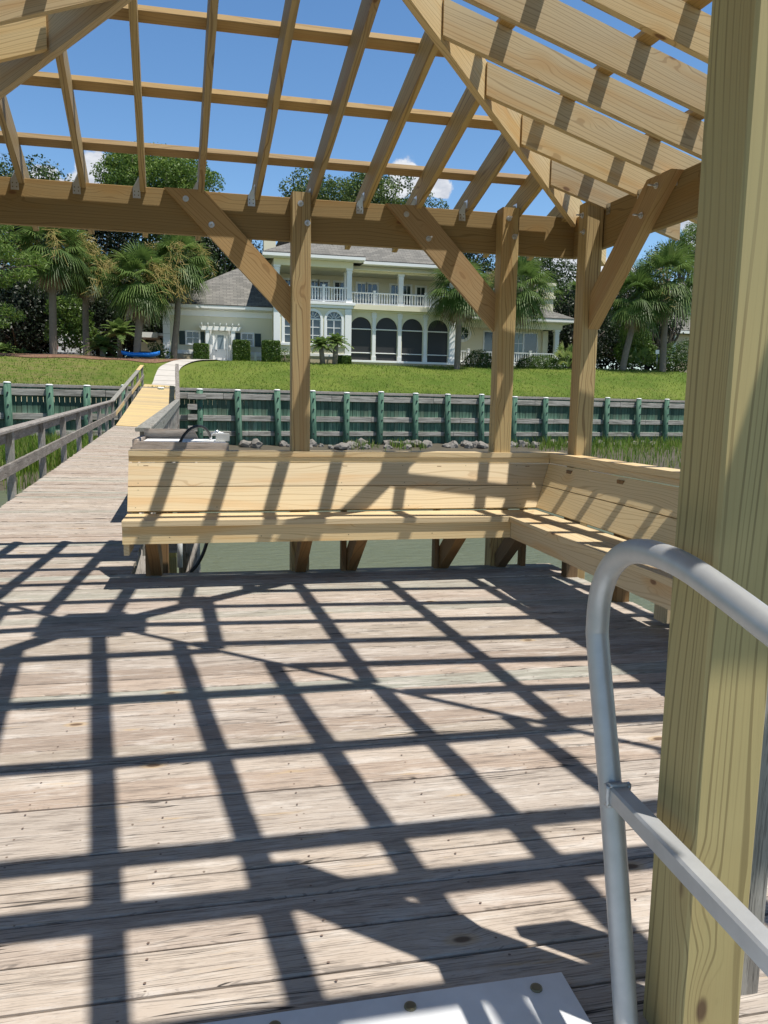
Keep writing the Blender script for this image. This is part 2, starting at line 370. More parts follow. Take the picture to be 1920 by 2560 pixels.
# common and jack rafters. side: which slope; s: position along the beam
def rafter(side, s):
    k_ = KS[side]; zb = lambda d: zs(side, d)
    if side in ('back', 'front'):
        if s < XLf+.08 or s > XRt-.08: return
        top = min(H-.02, (s-XLf)*H/DL-.03, (XRt-s)*H/DR-.03); sg = 1 if side == 'back' else -1; y0 = YB if side == 'back' else YF
        P = lambda d, z: (s-RWD/2, y0-sg*d, z); ext = (RWD, 0, 0); ax = (0, -sg, k_)
    else:
        D_ = DR if side == 'right' else DL
        if s < YF+.08 or s > YB-.08: return
        top = min(D_-.02, (s-YF)*D_/H-.03, (YB-s)*D_/H-.03); sg = 1 if side == 'right' else -1; x0 = XRt if side == 'right' else XLf
        P = lambda d, z: (x0-sg*d, s-RWD/2, z); ext = (0, RWD, 0); ax = (-sg, 0, k_)
    d0 = -OH
    poly = [P(d0, zb(d0)+.0), P(top, zb(top)), P(top, zb(top)+RD), P(d0, zb(d0)+RD)]
    r = one('rafter', lambda q: q.prism(poly, ext, ax), M['pine'] if side in ('right', 'left') else M['pine_post'], pav)
    if top > .3:   # hurricane tie: twisted strap on the inner face of the beam
        q = MB()
        if side in ('back', 'front'):
            xx = s-RWD/2-.022; yy = y0-sg*.003
            q.add([(xx-.026, yy, 2.655), (xx+.026, yy, 2.655), (xx+.026, yy, 2.735), (xx+.021, yy-sg*.01, 2.79), (xx+.010, yy-sg*.012, 2.79), (xx-.026, yy, 2.72)], [(0, 1, 2, 3, 4, 5)])
            q.add([(xx+.020, yy+.02, 2.74), (xx+.020, yy-.05, 2.74), (xx+.020, yy-.05, 2.80), (xx+.020, yy+.02, 2.80)], [(0, 1, 2, 3)])
            for (ox, oz) in ((-.014, 2.675), (.012, 2.675), (-.014, 2.70), (.012, 2.70)): q.tube([(xx+ox, yy-sg*.0005, oz), (xx+ox, yy-sg*.003, oz)], .0045, 6, mi=1)
        else:
            yy = s-RWD/2-.022; xx = x0-sg*.003
            q.add([(xx, yy-.026, 2.655), (xx, yy+.026, 2.655), (xx, yy+.026, 2.735), (xx, yy-.026, 2.73)], [(0, 1, 2, 3)])
            for (oy, oz) in ((-.014, 2.675), (.012, 2.675), (-.014, 2.70), (.012, 2.70)): q.tube([(xx-sg*.0005, yy+oy, oz), (xx-sg*.003, yy+oy, oz)], .0045, 6, mi=1)
        q.build('hurricane_tie', [GALV, BRASS], r)
for i in range(-6, 8):
    rafter('back', -.079+.3955*i)
    rafter('front', FRONT0+.3955*i)
for i in range(-1, 13):
    rafter('right', 5.525-.391*i); rafter('left', 5.525-.391*i)
# hips and ridge
HW, HD = .043, .225
for (cx, cy, ex) in ((XRt, YB, XB), (XLf, YB, XA), (XRt, YF, XB), (XLf, YF, XA)):
    o = V((cx, cy, 0)); e = V((ex, YC, 0)); dv = (e-o); L = dv.length; dv.normalize(); sd = V((-dv.y, dv.x, 0))
    ks = K*H/L; d0 = -OH*1.414+.05
    base = RB0 + RD - HD + .006
    P = lambda d, dz: o + dv*d + sd*(-HW/2) + V((0, 0, base+ks*d+dz))
    poly = [P(d0, 0), P(L, 0), P(L, HD), P(d0, HD)]
    one('hip_rafter', lambda q: q.prism(poly, sd*HW, dv+V((0, 0, ks))), M['pine'], pav)
one('ridge_board', lambda q: q.box(XA-.02, XB+.02, YC-.019, YC+.019, zb(H)-.03, zb(H)+RD+.01), M['pine'], pav)
# purlins laid flat on the rafters
PUR = (-.47, .135, .70, 1.262, 1.83, 2.262)
for d in PUR:
    z = zb(d)+RD+.020; pw = .087 if d < 2 else .262
    for sg, y0 in ((1, YB), (-1, YF)):
        xl, xr = XLf+d*DL/H, XRt-d*DR/H
        one('purlin', lambda q: q.board((xl, y0-sg*d, z), (xr, y0-sg*d, z), pw, .038, (0, 1, -sg*K)), M['purlin'], pav)
    for side, sg, x0, D_ in (('right', 1, XRt, DR), ('left', -1, XLf, DL)):
        dx = d*D_/H; yl, yr = YF+d+.03-.1*(d > 2), YB-d-.03+.1*(d > 2)
        if yr-yl > .06:
            one('purlin', lambda q: q.board((x0-sg*dx, yl, z+.0015), (x0-sg*dx, yr, z+.0015), pw, .038, (1, 0, -sg*KS[side])), M['purlin'], pav)
SHEAR[0] = .06
# knee braces, lapped on the inside of the beam, with carriage bolts
def bolt(p, d, L, parent):
    p = V(p); d = V(d).normalized(); q = MB()
    q.tube([p, p+d*.004], .021, 14); q.tube([p+d*.004, p+d*.016], .013, 6); q.tube([p+d*.016, p+d*L], .0065, 8)
    return q.build('bolt', GALV, parent)
BD = .040
def brace_x(x_top0, x_top1, x_post, z_lo, z_hi, mt='pine_brown'):
    y1 = YB-.002; 
    poly = [(x_top0, y1, Z1-.002), (x_top1, y1, Z1-.002), (x_post, y1, z_hi), (x_post, y1, z_lo)]
    r = one('brace', lambda q: q.prism(poly, (0, -BD, 0), V((1, 0, -1))), M[mt], pav)
    dx = x_top1-x_top0
    bolt((x_top0+dx*.5+.01, y1-BD, 2.665), (0, -1, 0), .03, r); bolt((x_top0+dx*.5+.185, y1-BD, 2.50), (0, -1, 0), .075, r)
brace_x(-.332, -.060, .550, 1.836, 2.098); brace_x(1.253, 1.545, 2.131, 1.836, 2.12)
def brace_y(x1, sg, y_top0, y_top1, y_post, z_lo, z_hi, mt='pine_brown'):
    poly = [(x1, y_top0, Z1-.002), (x1, y_top1, Z1-.002), (x1, y_post, z_hi), (x1, y_post, z_lo)]
    r = one('brace', lambda q: q.prism(poly, (-sg*.085, 0, 0), V((0, 1, -1))), M[mt], pav)
    m_ = (y_top0+y_top1)/2
    bolt((x1-sg*.085, m_+.02, 2.67), (-sg, 0, 0), .06, r); bolt((x1-sg*.085, m_+.17, 2.52), (-sg, 0, 0), .06, r)
brace_y(XRt-.002, 1, 4.62, 4.88, 5.526, 1.84, 2.10); brace_y(XRt-.002, 1, 2.56, 2.82, 3.468, 1.84, 2.10)
brace_y(XLf+.002, -1, 2.56, 2.82, 3.468, 1.84, 2.10)
for (x, y) in ((.61, YB-PW), (2.18, YB-PW)):
    bolt((x-.005, y, 2.665), (0, -1, 0), .05, pav); bolt((x+.045, y, 2.535), (0, -1, 0), .05, pav)
bolt((XRt-PW, 5.60, 2.665), (-1, 0, 0), .05, pav); bolt((XRt-PW, 5.57, 2.54), (-1, 0, 0), .03, pav)

SHEAR[0] = 0.
# ---- L bench --------------------------------------------------------------
ben = thing('corner_bench', 'L shaped plank bench of new yellow pine along two deck edges', 'bench', (1.0, 5.6, 0))
def mit(Y): return Y-3.23            # mitre line of the corner
XE = -.60; YE = 2.3                 # free ends
PB = M['pine_bench']
def bx(name, Ya, Yb_, za, zb_, mt=PB, parent=ben, x0=XE):   # back run, mitred at the corner
    poly = [(x0, Ya, za), (mit(Ya), Ya, za), (mit(Yb_), Yb_, zb_), (x0, Yb_, zb_)]
    return poly
def run_back(name, quad, mt, x0=XE, rnd=None):
    """quad: 4 (Y, z) points of the section, extruded from the free end to the mitre"""
    q = MB(); off = V((random.random()*40, random.random()*40, random.random()*40))
    a = [V((x0, y, z)) for y, z in quad]; c = [V((mit(y)-.002, y, z)) for y, z in quad]
    e1 = V((0, quad[1][0]-quad[0][0], quad[1][1]-quad[0][1])).normalized(); e2 = V((1, 0, 0)).cross(e1)
    wc = [off+V((p.x-x0, (p-a[0]).dot(e1), (p-a[0]).dot(e2))) for p in a+c]
    q.add(a+c, [(3, 2, 1, 0), (4, 5, 6, 7), (0, 1, 5, 4), (1, 2, 6, 5), (2, 3, 7, 6), (3, 0, 4, 7)], wc, rnd)
    return q.build(name, mt, ben)
def run_right(name, quad, mt, y0=YE, rnd=None):
    q = MB(); off = V((random.random()*40, random.random()*40, random.random()*40))
    a = [V((mit(y), y0, z)) for y, z in quad]; c = [V((mit(y), y-.002, z)) for y, z in quad]
    e1 = V((quad[1][0]-quad[0][0], 0, quad[1][1]-quad[0][1])).normalized(); e2 = V((0, 1, 0)).cross(e1)
    wc = [off+V((p.y-y0, (p-a[0]).dot(e1), (p-a[0]).dot(e2))) for p in a+c]
    q.add(a+c, [(0, 1, 2, 3), (7, 6, 5, 4), (4, 5, 1, 0), (5, 6, 2, 1), (6, 7, 3, 2), (7, 4, 0, 3)], wc, rnd)
    return q.build(name, mt, ben)
ZS = .474
back = lambda t: (5.652+t*.163, .492+t*.334)          # point up the reclined back
def plank(t0, t1, th=.036):
    (ya, za), (yb, zb_) = back(t0), back(t1); nx, nz = .334/.3717, -.163/.3717
    return [(ya, za), (yb, zb_), (yb+nx*th, zb_+nz*th), (ya+nx*th, za+nz*th)]
secs = [('seat_plank', [(5.300, ZS), (5.300, ZS-.037), (5.478, ZS-.037), (5.478, ZS)]),
        ('seat_plank', [(5.484, ZS), (5.484, ZS-.037), (5.655, ZS-.037), (5.655, ZS)]),
        ('seat_apron', [(5.318, ZS-.039), (5.318, .318), (5.356, .318), (5.356, ZS-.039)]),
        ('back_plank', plank(0.005, .484)), ('back_plank', plank(.502, .980)),
        ('back_rail', [(5.822, .8235), (5.822, .8615), (5.858, .8615), (5.858, .8235)]),
        ('cap_plank', [(5.813, .864), (5.955, .864), (5.955, .903), (5.813, .903)])]
for nm, qd in secs:
    mt = M['pine_clear'] if nm in ('back_rail', 'cap_plank') else PB
    run_back(nm, qd, mt); run_right(nm, qd, mt)
one('end_apron', lambda q: q.box(XE+.002, XE+.038, 5.36, 5.66, .235, ZS-.039), PB, ben)
one('end_apron', lambda q: q.prism([(XE+.02, 5.70, .30), (XE+.02, 5.70, .46), (XE+.02, 5.87, .86), (XE+.02, 5.93, .86), (XE+.02, 5.93, .30)], (.034, 0, 0), (0, 0, 1)), PB, ben)
# nail heads on the back planks
q = MB()
for x in (-.54, .02, .45, .92, 1.4, 1.9, 2.3):
    for t in (.07, .42, .56, .93):
        ya, za = back(t); n = V((0, -.899, .439)); p = V((x+random.uniform(-.012, .012), ya, za))
        if x < mit(ya): q.tube([p-n*.002, p+n*.0006], .0042, 6)
for x in (-.5, -.3, .3, .9, 1.5): q.tube([(x, 5.319, .36), (x, 5.3173, .36)], .004, 6)
q.build('nails', BRASS, ben)
# supports: an upright at the deck edge plus a raking brace under the seat
for x in (-.50, .93, 1.66, 2.38):
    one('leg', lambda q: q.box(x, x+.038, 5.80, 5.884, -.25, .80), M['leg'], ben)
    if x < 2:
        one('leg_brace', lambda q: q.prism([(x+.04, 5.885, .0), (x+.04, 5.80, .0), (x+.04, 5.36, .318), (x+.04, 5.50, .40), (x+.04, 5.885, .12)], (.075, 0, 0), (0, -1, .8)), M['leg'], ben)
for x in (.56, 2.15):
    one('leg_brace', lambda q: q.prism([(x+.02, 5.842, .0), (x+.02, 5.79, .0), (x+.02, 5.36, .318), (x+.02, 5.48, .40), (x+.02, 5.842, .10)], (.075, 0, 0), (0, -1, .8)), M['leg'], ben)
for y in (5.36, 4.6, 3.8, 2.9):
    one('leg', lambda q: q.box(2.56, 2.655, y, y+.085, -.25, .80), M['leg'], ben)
one('end_block', lambda q: q.box(2.53, 2.66, 3.98, 4.10, .03, .17), PB, ben)
# outside stringer beyond the right deck edge
o = one('dock_stringer', lambda q: q.box(2.80, 2.92, .6, 5.75, -.28, -.12), M['grey_wood']); tag(o, 'long grey timber running along the deck edge behind the side bench', 'timber')

# ---- fish cleaning table behind the bench ---------------------------------
T = lambda px, py, Y: at(px, py, Y)
tab = thing('cleaning_table', 'weathered wood fish cleaning table with white top and raised rims', 'table', (-.15, 6.6, 0))
tx0, tx1, ty0, ty1, tz = T(330, 1112, 6.16).x, T(572, 1112, 6.16).x, 6.14, 7.0, .945
one('tabletop', lambda q: q.box(tx0+.05, tx1-.02, ty0+.045, ty1-.04, tz-.03, tz-.005), WHITE, tab)
one('rim', lambda q: q.prism([(tx0-.01, ty0, tz-.055), (tx1, ty0, tz-.055), (tx1, ty0, tz+.0), (tx0+.05, ty0, tz+.006), (tx0-.01, ty0, tz-.04)], (0, .042, 0), (1, 0, 0)), M['pale_grey_wood'], tab)
one('rim', lambda q: q.prism([(tx0+.02, ty1-.038, tz-.055), (tx1-.22, ty1-.038, tz-.055), (tx1-.28, ty1-.038, tz+.075), (tx0+.02, ty1-.038, tz+.075)], (0, .038, 0), (1, 0, 0)), M['pale_grey_wood'], tab)
one('rim', lambda q: q.box(tx0, tx0+.038, ty0+.044, ty1-.04, tz-.055, tz+.02), M['pale_grey_wood'], tab)
for x in (tx0+.16,): 
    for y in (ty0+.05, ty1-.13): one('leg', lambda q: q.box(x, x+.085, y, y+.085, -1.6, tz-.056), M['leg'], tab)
q = MB(); fc = T(527, 1092, 6.7)
q.tube([fc+V((.0, 0, -.03)), fc+V((0, 0, .02)), fc+V((.02, 0, .035)), fc+V((.10, 0, .03)), fc+V((.11, 0, .0))], .011, 8); q.tube([fc+V((.05, 0, .03)), fc+V((.05, 0, .055))], .016, 8)
o = q.build('tap', GALV); tag(o, 'small metal hose tap at the end of the cleaning table', 'tap')
bxp = T(555, 1098, 6.6)
o = one('utility_box', lambda q: q.box(bxp.x-.05, bxp.x+.06, 6.52, 6.64, tz-.004, tz+.055), plain('grey_plastic', (.45, .45, .43), .5)); tag(o, 'small grey box on the cleaning table beside the tap', 'box')
q = MB(); P = [T(448, 1110, 6.3), T(460, 1088, 6.35), T(480, 1070, 6.42), T(502, 1066, 6.5), T(518, 1076, 6.6), T(526, 1092, 6.7)]
def smooth(P, n=6):
    out = []
    for i in range(len(P)-1):
        p0, p1, p2, p3 = P[max(i-1, 0)], P[i], P[i+1], P[min(i+2, len(P)-1)]
        for k in range(n):
            t = k/n; out.append(.5*((2*p1)+(-p0+p2)*t+(2*p0-5*p1+4*p2-p3)*t*t+(-p0+3*p1-3*p2+p3)*t**3))
    return out+[P[-1]]
q.tube(smooth(P), .012, 8); o = q.build('hose', BLACK); tag(o, 'black hose arching over the white table top to the tap', 'hose')
q = MB(); P = [T(523, 1330, 6.35), T(516, 1360, 6.35), T(505, 1390, 6.35), T(488, 1418, 6.35), T(466, 1436, 6.32), T(440, 1452, 6.3), T(415, 1475, 6.25)]
q.tube(smooth(P), .015, 8); o = q.build('hose', BLACK); tag(o, 'black hose hanging below the bench beside the round piling', 'hose')
# pilings and pipes seen under the bench
pl = one('piling', lambda q: q.tube([(T(478, 1400, 7.1).x-.03, 7.1, .87), (T(478, 1400, 7.1).x+.03, 7.1, -3)], .095, 16), M['grey_wood']); tag(pl, 'round grey piling standing in the water under the bench', 'piling')
g6 = T(420, 1400, 6.9)
o = one('mooring_post', lambda q: (q.box(g6.x-.07, g6.x+.07, 6.84, 6.98, -3, .0), q.prism([(g6.x+.0, 6.838, -.34), (g6.x+.075, 6.838, -.34), (g6.x+.075, 6.838, -.06), (g6.x+.03, 6.838, -.08), (g6.x-.01, 6.838, -.2)], (0, -.02, 0), (0, 0, 1))), M['near_post']); tag(o, 'square green treated post below the bench beside the grey pipe', 'post')
o = one('pipe', lambda q: q.tube([T(450, 1356, 6.3)+V((0, 0, .1)), T(450, 1418, 6.3)], .021, 12), plain('grey_pvc', (.60, .62, .62), .4)); tag(o, 'short grey plastic pipe hanging under the bench', 'pipe')
o = one('cross_beam', lambda q: q.box(-.44, -.24, 6.55, 6.62, .025, .11), M['grey_wood']); tag(o, 'grey bolted cross beam under the left end of the bench', 'timber')
bolt((T(411, 1362, 6.54).x, 6.55, .04), (0, -1, 0), .03, o)

# ---- walkway railings ------------------------------------------------------
def railing(label, fn, ramp0, ramp1, Y0, npost, pw=.088, off=0., top=.78, mid=.36):
    r = thing('railing', label, 'railing', (fn(Y0)[0], Y0, 0))
    top0, top1 = top, top+.06
    pts = [V((fn(Y)[0]+off, Y, fn(Y)[1])) for Y in (Y0, 27)]; a, m_, e = pts[0], pts[1], ramp1+V((off, 0, 0))
    for (p, q_) in ((a, m_), (m_, e)):
        one('top_rail', lambda q: q.board(p+V((0, 0, top0+.02)), q_+V((0, 0, top0+.02)), .145, .038, (1, 0, 0), .006), M['grey_wood'], r)
        one('face_rail', lambda q: q.board(p+V((-.05 if off < 0 else .05, 0, top0-.075)), q_+V((-.05 if off < 0 else .05, 0, top0-.075)), .04, .14, (1, 0, 0), .004), M['grey_wood'], r)
        one('mid_rail', lambda q: q.board(p+V((.06 if off < 0 else -.06, 0, mid)), q_+V((.06 if off < 0 else -.06, 0, mid)), .04, .14, (1, 0, 0), .004), M['grey_wood'], r)
    if off < 0:   # patched lengths of new wood on the ramp
        for t0, t1 in ((.02, .25), (.5, .82)):
            one('mid_rail', lambda q: q.board(m_.lerp(e, t0)+V((.083, 0, mid)), m_.lerp(e, t1)+V((.083, 0, mid)), .008, .15, (1, 0, 0)), M['ramp_new'], r)
        one('top_rail', lambda q: q.board(m_.lerp(e, .82)+V((0, 0, top0+.043)), m_.lerp(e, 1.)+V((0, 0, top0+.043)), .15, .008, (1, 0, 0)), M['ramp_new'], r)
    else:
        one('face_rail', lambda q: q.board(m_.lerp(e, .62)+V((-.075, 0, top0-.075)), m_.lerp(e, .9)+V((-.075, 0, top0-.075)), .01, .16, (1, 0, 0)), M['ramp_new'], r)
    for Y in np.linspace(Y0+.3, 27, npost):
        p = V((fn(Y)[0]+off, Y, fn(Y)[1]))
        one('post', lambda q: q.box(p.x-pw/2, p.x+pw/2, p.y-pw/2, p.y+pw/2, p.z-.35, p.z+top0), M['grey_wood'], r)
    for t in np.linspace(.2, 1, 5):
        p = m_.lerp(e, t); one('post', lambda q: q.box(p.x-pw/2, p.x+pw/2, p.y-pw/2, p.y+pw/2, p.z-.35, p.z+top0), M['grey_wood'], r)
railing('long grey weathered railing on the left of the walkway', wl, RA[0], RB[0], 7.6, 9, off=-.09)
railing('short grey railing beyond the cleaning table on the walkway right', wr, RA[1], V((-1.62, 36.1, 1.93)), 8.0, 9, off=.03, top=.93)

# ---- gangway ---------------------------------------------------------------
gang = thing('gangway', 'aluminium gangway with tubular handrail and hinged plate at the deck edge', 'gangway', (.3, 1.0, 0))
GX = .80
def gz(px, py): 
    d = (px-960)/F_PX*rt2 + (1280-py)/F_PX*up2 + fw
    return V((0, 0, EYE)) + d*(GX/d.x)
P = [gz(1580, 2660), gz(1565, 2560), gz(1533, 2060), gz(1497, 1640)]
P += [gz(1494, 1560), gz(1503, 1480), gz(1526, 1420), gz(1565, 1384), gz(1612, 1379), gz(1665, 1394), gz(1712, 1416), gz(1760, 1447), gz(1840, 1505), gz(1920, 1566)]
dl = (P[-1]-P[-3]); P = P[:1] + smooth(P[1:], 5); 
for k in range(1, 4): P.append(P[-1]+dl*1.2)
one('handrail', lambda q: q.tube(P, .0242, 24), ALU, gang)
a, e = gz(1533, 1975), gz(1790, 2245); dv = (e-a).normalized(); 
one('rail_bar', lambda q: q.board(a-dv*.01, a+dv*1.3, .040, .040, (1, 0, 0), .005), ALU, gang)
def ringw(q):
    c_ = a+dv*.020; s_ = V((1, 0, 0)); u_ = s_.cross(dv).normalized(); P_ = [c_+s_*x*.0225+u_*y*.0225 for x, y in ((1, -1), (1, 1), (-1, 1), (-1, -1), (1, -1))]
    for i in range(4): q.tube([P_[i].lerp(P_[i+1], k/6)+V((random.gauss(0, .0008), random.gauss(0, .0008), random.gauss(0, .0008))) for k in range(7)], .0052, 8)
one('weld', ringw, ALU, gang)
pl = one('hinge_plate', lambda q: q.prism([(-.62, 1.471, .004), (.739, 1.471, .004), (.739, .2, -.03), (-.62, .2, -.03)], (0, 0, .008), (1, 0, 0)), PLATE, gang)
for x in (.665, .385, .105, -.175, -.455):
    one('rivet', lambda q: q.tube([(x, 1.436, .0105), (x, 1.436, .0145), (x, 1.436, .0155)], [.0135, .0125, .008], 16), BRASS, pl)
for x in (-.66, GX):
    one('side_beam', lambda q: q.board((x, 1.12, -.12), (x, -4, -.9), .05, .16, (1, 0, 0)), ALU, gang)
one('walk_surface', lambda q: q.prism([(-.62, 1.1, -.05), (.75, 1.1, -.05), (.75, -4, -.83), (-.62, -4, -.83)], (0, 0, -.02), (1, 0, 0)), PLATE, gang)
o = one('weathered_post', lambda q: q.box(1.0, 1.145, 1.348, 1.388, -1.3, 1.0), M['grey_wood']); tag(o, 'grey weathered plank post standing right of the greenish near post', 'post')
# ================================================================== shore
def bulk(X): return 36+.22*(X-1)
def at_bulk(px, py, off=0.):
    d = (px-960)/F_PX*rt2 + (1280-py)/F_PX*up2 + fw; C_ = V((0, 0, EYE))
    t = (36-.22+off - C_.y + .22*C_.x)/(d.y-.22*d.x); return C_+d*t
def ground(X, Y):
    t = (Y-bulk(X)-.1)/(47.5-bulk(X)); t = min(max(t, 0), 1); t = t*t*(3-2*t)*.55+t*.45
    z = 1.80+(3.70-1.80)*t
    if X < -3: z += .10*min(1, (-3-X)/8)*t
    z += .16*t*math.exp(-((X-27)/7)**2)*math.exp(-((Y-46)/5)**2)
    return z + .03*math.sin(X*.9+Y*.5)*math.sin(Y*.7-X*.3)*t
# water
m, t, b = mat('creek_water'); tc = t.node('ShaderNodeTexCoord').outputs['Object']
n1 = t.noise(t.vmath('MULTIPLY', tc, (1., 2.4, 1.)), 2.6, 3, .6); n2 = t.noise(tc, .35, 3)
t.set(b, 'Base Color', t.mix(n2, (.105, .125, .075), (.14, .155, .10)))
b.inputs['Roughness'].default_value = .32; b.inputs['Specular IOR Level'].default_value = .5
t.set(b, 'Normal', t.bump(n1, .8, .12)); WATER = m
q = MB(); q.quad((-900, -300, -1.35), (900, -300, -1.35), (900, 900, -1.35), (-900, 900, -1.35)); struct(q.build('water', WATER))
# tidal mud bank under the marsh grass
def grid(name, xs, rows, fz, material, kind='structure'):
    """xs: list of X; rows: parameters 0..1 between fz-defined Y limits"""
    vs = [fz(x, r) for r in rows for x in xs]; n = len(xs)
    fs = [(j*n+i, j*n+i+1, (j+1)*n+i+1, (j+1)*n+i) for j in range(len(rows)-1) for i in range(n-1)]
    q = MB(); q.add(vs, fs, None, .5, smooth=True); o = q.build(name, material); o['kind'] = kind; return o
m, t, b = mat('pluff_mud'); tc = t.node('ShaderNodeTexCoord').outputs['Object']; n = t.noise(tc, 1.5, 5, .65)
t.set(b, 'Base Color', t.mix(n, (.05, .045, .03), (.13, .11, .08))); b.inputs['Roughness'].default_value = .6; t.set(b, 'Normal', t.bump(n, .6, .1)); MUD = m
def bankz(X, Y):
    d = (bulk(X)-Y)/13.; return -.60-.95*min(1, max(0, d))
grid('mud_bank', list(np.linspace(-70, 90, 90)), list(np.linspace(0, 1, 14)), lambda x, r: (x, bulk(x)-14+r*14.2, bankz(x, bulk(x)-14+r*14.2)+.05*math.sin(x*1.7+r*9)), MUD)
# lawn
m, t, b = mat('lawn_grass'); tc = t.node('ShaderNodeTexCoord').outputs['Object']
big = t.noise(tc, .28, 5, .62); med = t.noise(tc, 2.2, 4, .65); fine = t.noise(tc, 26, 3, .7)
c = t.mix(t.rng(big, .34, .64), (.095, .155, .018), (.165, .215, .034))
c = t.mix(t.math('MULTIPLY', t.rng(med, .50, .72), .5), c, (.21, .20, .06))
c = t.mix(t.math('MULTIPLY', t.rng(fine, .45, .75), .55), c, (.045, .085, .012))
xs_ = t.sep(tc)[0]
c = t.mix(t.math('MULTIPLY', t.math('MULTIPLY', t.rng(xs_, -3., -7.), t.rng(med, .36, .62)), .6), c, (.24, .19, .085))
t.set(b, 'Base Color', c); b.inputs['Roughness'].default_value = .8; b.inputs['Specular IOR Level'].default_value = .2
t.set(b, 'Normal', t.bump(t.math('ADD', fine, med), .9, .08)); LAWN = m
rows = [(i/30)**1.3 for i in range(31)]
def lawnz(x, r):
    y0 = bulk(x)+.12; Y = y0+r*(62-y0); return (x, Y, ground(x, Y))
grid('lawn', list(np.linspace(-75, 100, 150)), rows, lawnz, LAWN)
m, t, b = mat('wood_floor_soil'); tc = t.node('ShaderNodeTexCoord').outputs['Object']; n = t.noise(tc, .8, 5)
t.set(b, 'Base Color', t.mix(n, (.04, .045, .02), (.09, .075, .04))); b.inputs['Roughness'].default_value = .9
q = MB(); q.quad((-600, 61.9, 3.66), (700, 61.9, 3.66), (700, 900, 4.0), (-600, 900, 4.0)); struct(q.build('ground', m))
# pine-straw bed under the palms
m, t, b = mat('pine_straw'); tc = t.node('ShaderNodeTexCoord').outputs['Object']; n = t.noise(tc, 9, 5, .7)
t.set(b, 'Base Color', t.mix(t.rng(n, .35, .68), (.10, .05, .03), (.30, .17, .10))); b.inputs['Roughness'].default_value = .95; t.set(b, 'Normal', t.bump(n, 1., .06)); STRAW = m
xs = list(np.linspace(-24, -1.6, 46))
def bed(x, r):
    lo = 44.4+.5*math.sin(x*.8)+.25*math.sin(x*2.3)+(1.6 if x > -3.2 else 0)*(x+3.2)/1.6
    Y = lo+r*(62-lo); return (x, Y, ground(x, Y)+.03)
grid('mulch_bed', xs, [0, .08, .2, .35, .6, 1], bed, STRAW)
# concrete path
CONC = plain('pale_concrete', (.50, .47, .43), .85, 0, .18, 2.5, .2, 40)
cp = [(409, 970, 36.0, 1.12), (413, 952, 37.9, 1.08), (417, 938, 40.2, 1.05), (430, 927, 43.0, 1.05), (470, 920, 45.6, 1.05), (520, 917, 47.6, 1.05), (552, 915, 49.9, 1.1)]
cs = []
for px, py, Y, w in cp: p = at(px, py, Y); cs.append((p.x, Y, w))
cv = smooth([V(c) for c in cs], 8); q = MB(); vs = []
for i, p in enumerate(cv):
    d = (cv[min(i+1, len(cv)-1)]-cv[max(i-1, 0)]); d.z = 0; d.normalize(); nn = V((-d.y, d.x, 0))
    for s in (1, -1):
        x, y = p.x+nn.x*s*p.z/2, p.y+nn.y*s*p.z/2; vs.append((x, y, max(ground(x, y), ground(p.x, p.y))+.045))
fs = [(2*i, 2*i+1, 2*i+3, 2*i+2) for i in range(len(cv)-1)]
q.add(vs, fs, None, .5); o = struct(q.build('path', CONC))
JOINT = plain('dark_joint', (.16, .14, .12), .9); q = MB()
for i in range(5, len(cv)-2, 5):
    p, p2 = V(vs[2*i]), V(vs[2*i+1]); q.board(p+V((0, 0, .002)), p2+V((0, 0, .002)), .05, .008, None, .001)
struct(q.build('path_joint', JOINT))

# ---- bulkhead --------------------------------------------------------------
m, t, b = mat('green_copper_planks'); p = t.attr('wc'); r = t.attr('rnd', 'Fac'); tc = t.node('ShaderNodeTexCoord').outputs['Object']
z = t.sep(tc)[2]; n = t.noise(t.vmath('MULTIPLY', tc, (2., 2., .6)), 2.2, 4, .65); st = t.noise(t.vmath('MULTIPLY', tc, (22., 22., .8)), 1., 3, .6)
c = t.mix(t.rng(st, .3, .7), (.042, .10, .072), (.15, .26, .185))
c = t.mix(t.math('MULTIPLY', t.rng(n, .5, .68), .7), c, (.19, .27, .21))
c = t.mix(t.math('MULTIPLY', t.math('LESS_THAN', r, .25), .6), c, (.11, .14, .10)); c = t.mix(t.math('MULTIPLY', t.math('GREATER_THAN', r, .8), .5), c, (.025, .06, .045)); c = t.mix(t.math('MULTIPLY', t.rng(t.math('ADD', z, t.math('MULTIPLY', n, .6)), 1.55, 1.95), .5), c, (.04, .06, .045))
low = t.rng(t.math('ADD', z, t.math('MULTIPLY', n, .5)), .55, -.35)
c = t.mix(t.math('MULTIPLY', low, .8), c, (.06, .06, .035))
t.set(b, 'Base Color', c); b.inputs['Roughness'].default_value = .85; b.inputs['Specular IOR Level'].default_value = .2; t.set(b, 'Normal', t.bump(st, .4, .02)); GREEN = m
m, t, b = mat('green_pile'); tc = t.node('ShaderNodeTexCoord').outputs['Object']; z = t.sep(tc)[2]
n = t.noise(t.vmath('MULTIPLY', tc, (8., 8., 1.2)), 1.6, 4, .65)
c = t.mix(t.rng(n, .35, .7), (.05, .115, .082), (.125, .22, .155))
c = t.mix(t.math('MULTIPLY', t.rng(t.math('ADD', z, t.math('MULTIPLY', n, .9)), .62, .1), .85), c, (.23, .13, .05))
c = t.mix(t.math('MULTIPLY', t.rng(t.math('ADD', z, t.math('MULTIPLY', n, .4)), -.15, -.4), .9), c, (.05, .06, .035))
t.set(b, 'Base Color', c); b.inputs['Roughness'].default_value = .85; b.inputs['Specular IOR Level'].default_value = .2; PILE = m
m, t, b = mat('wale_timber'); p = t.attr('wc'); u, v, w = t.sep(p); tc = t.node('ShaderNodeTexCoord').outputs['Object']; z = t.sep(tc)[2]; r = t.attr('rnd', 'Fac')
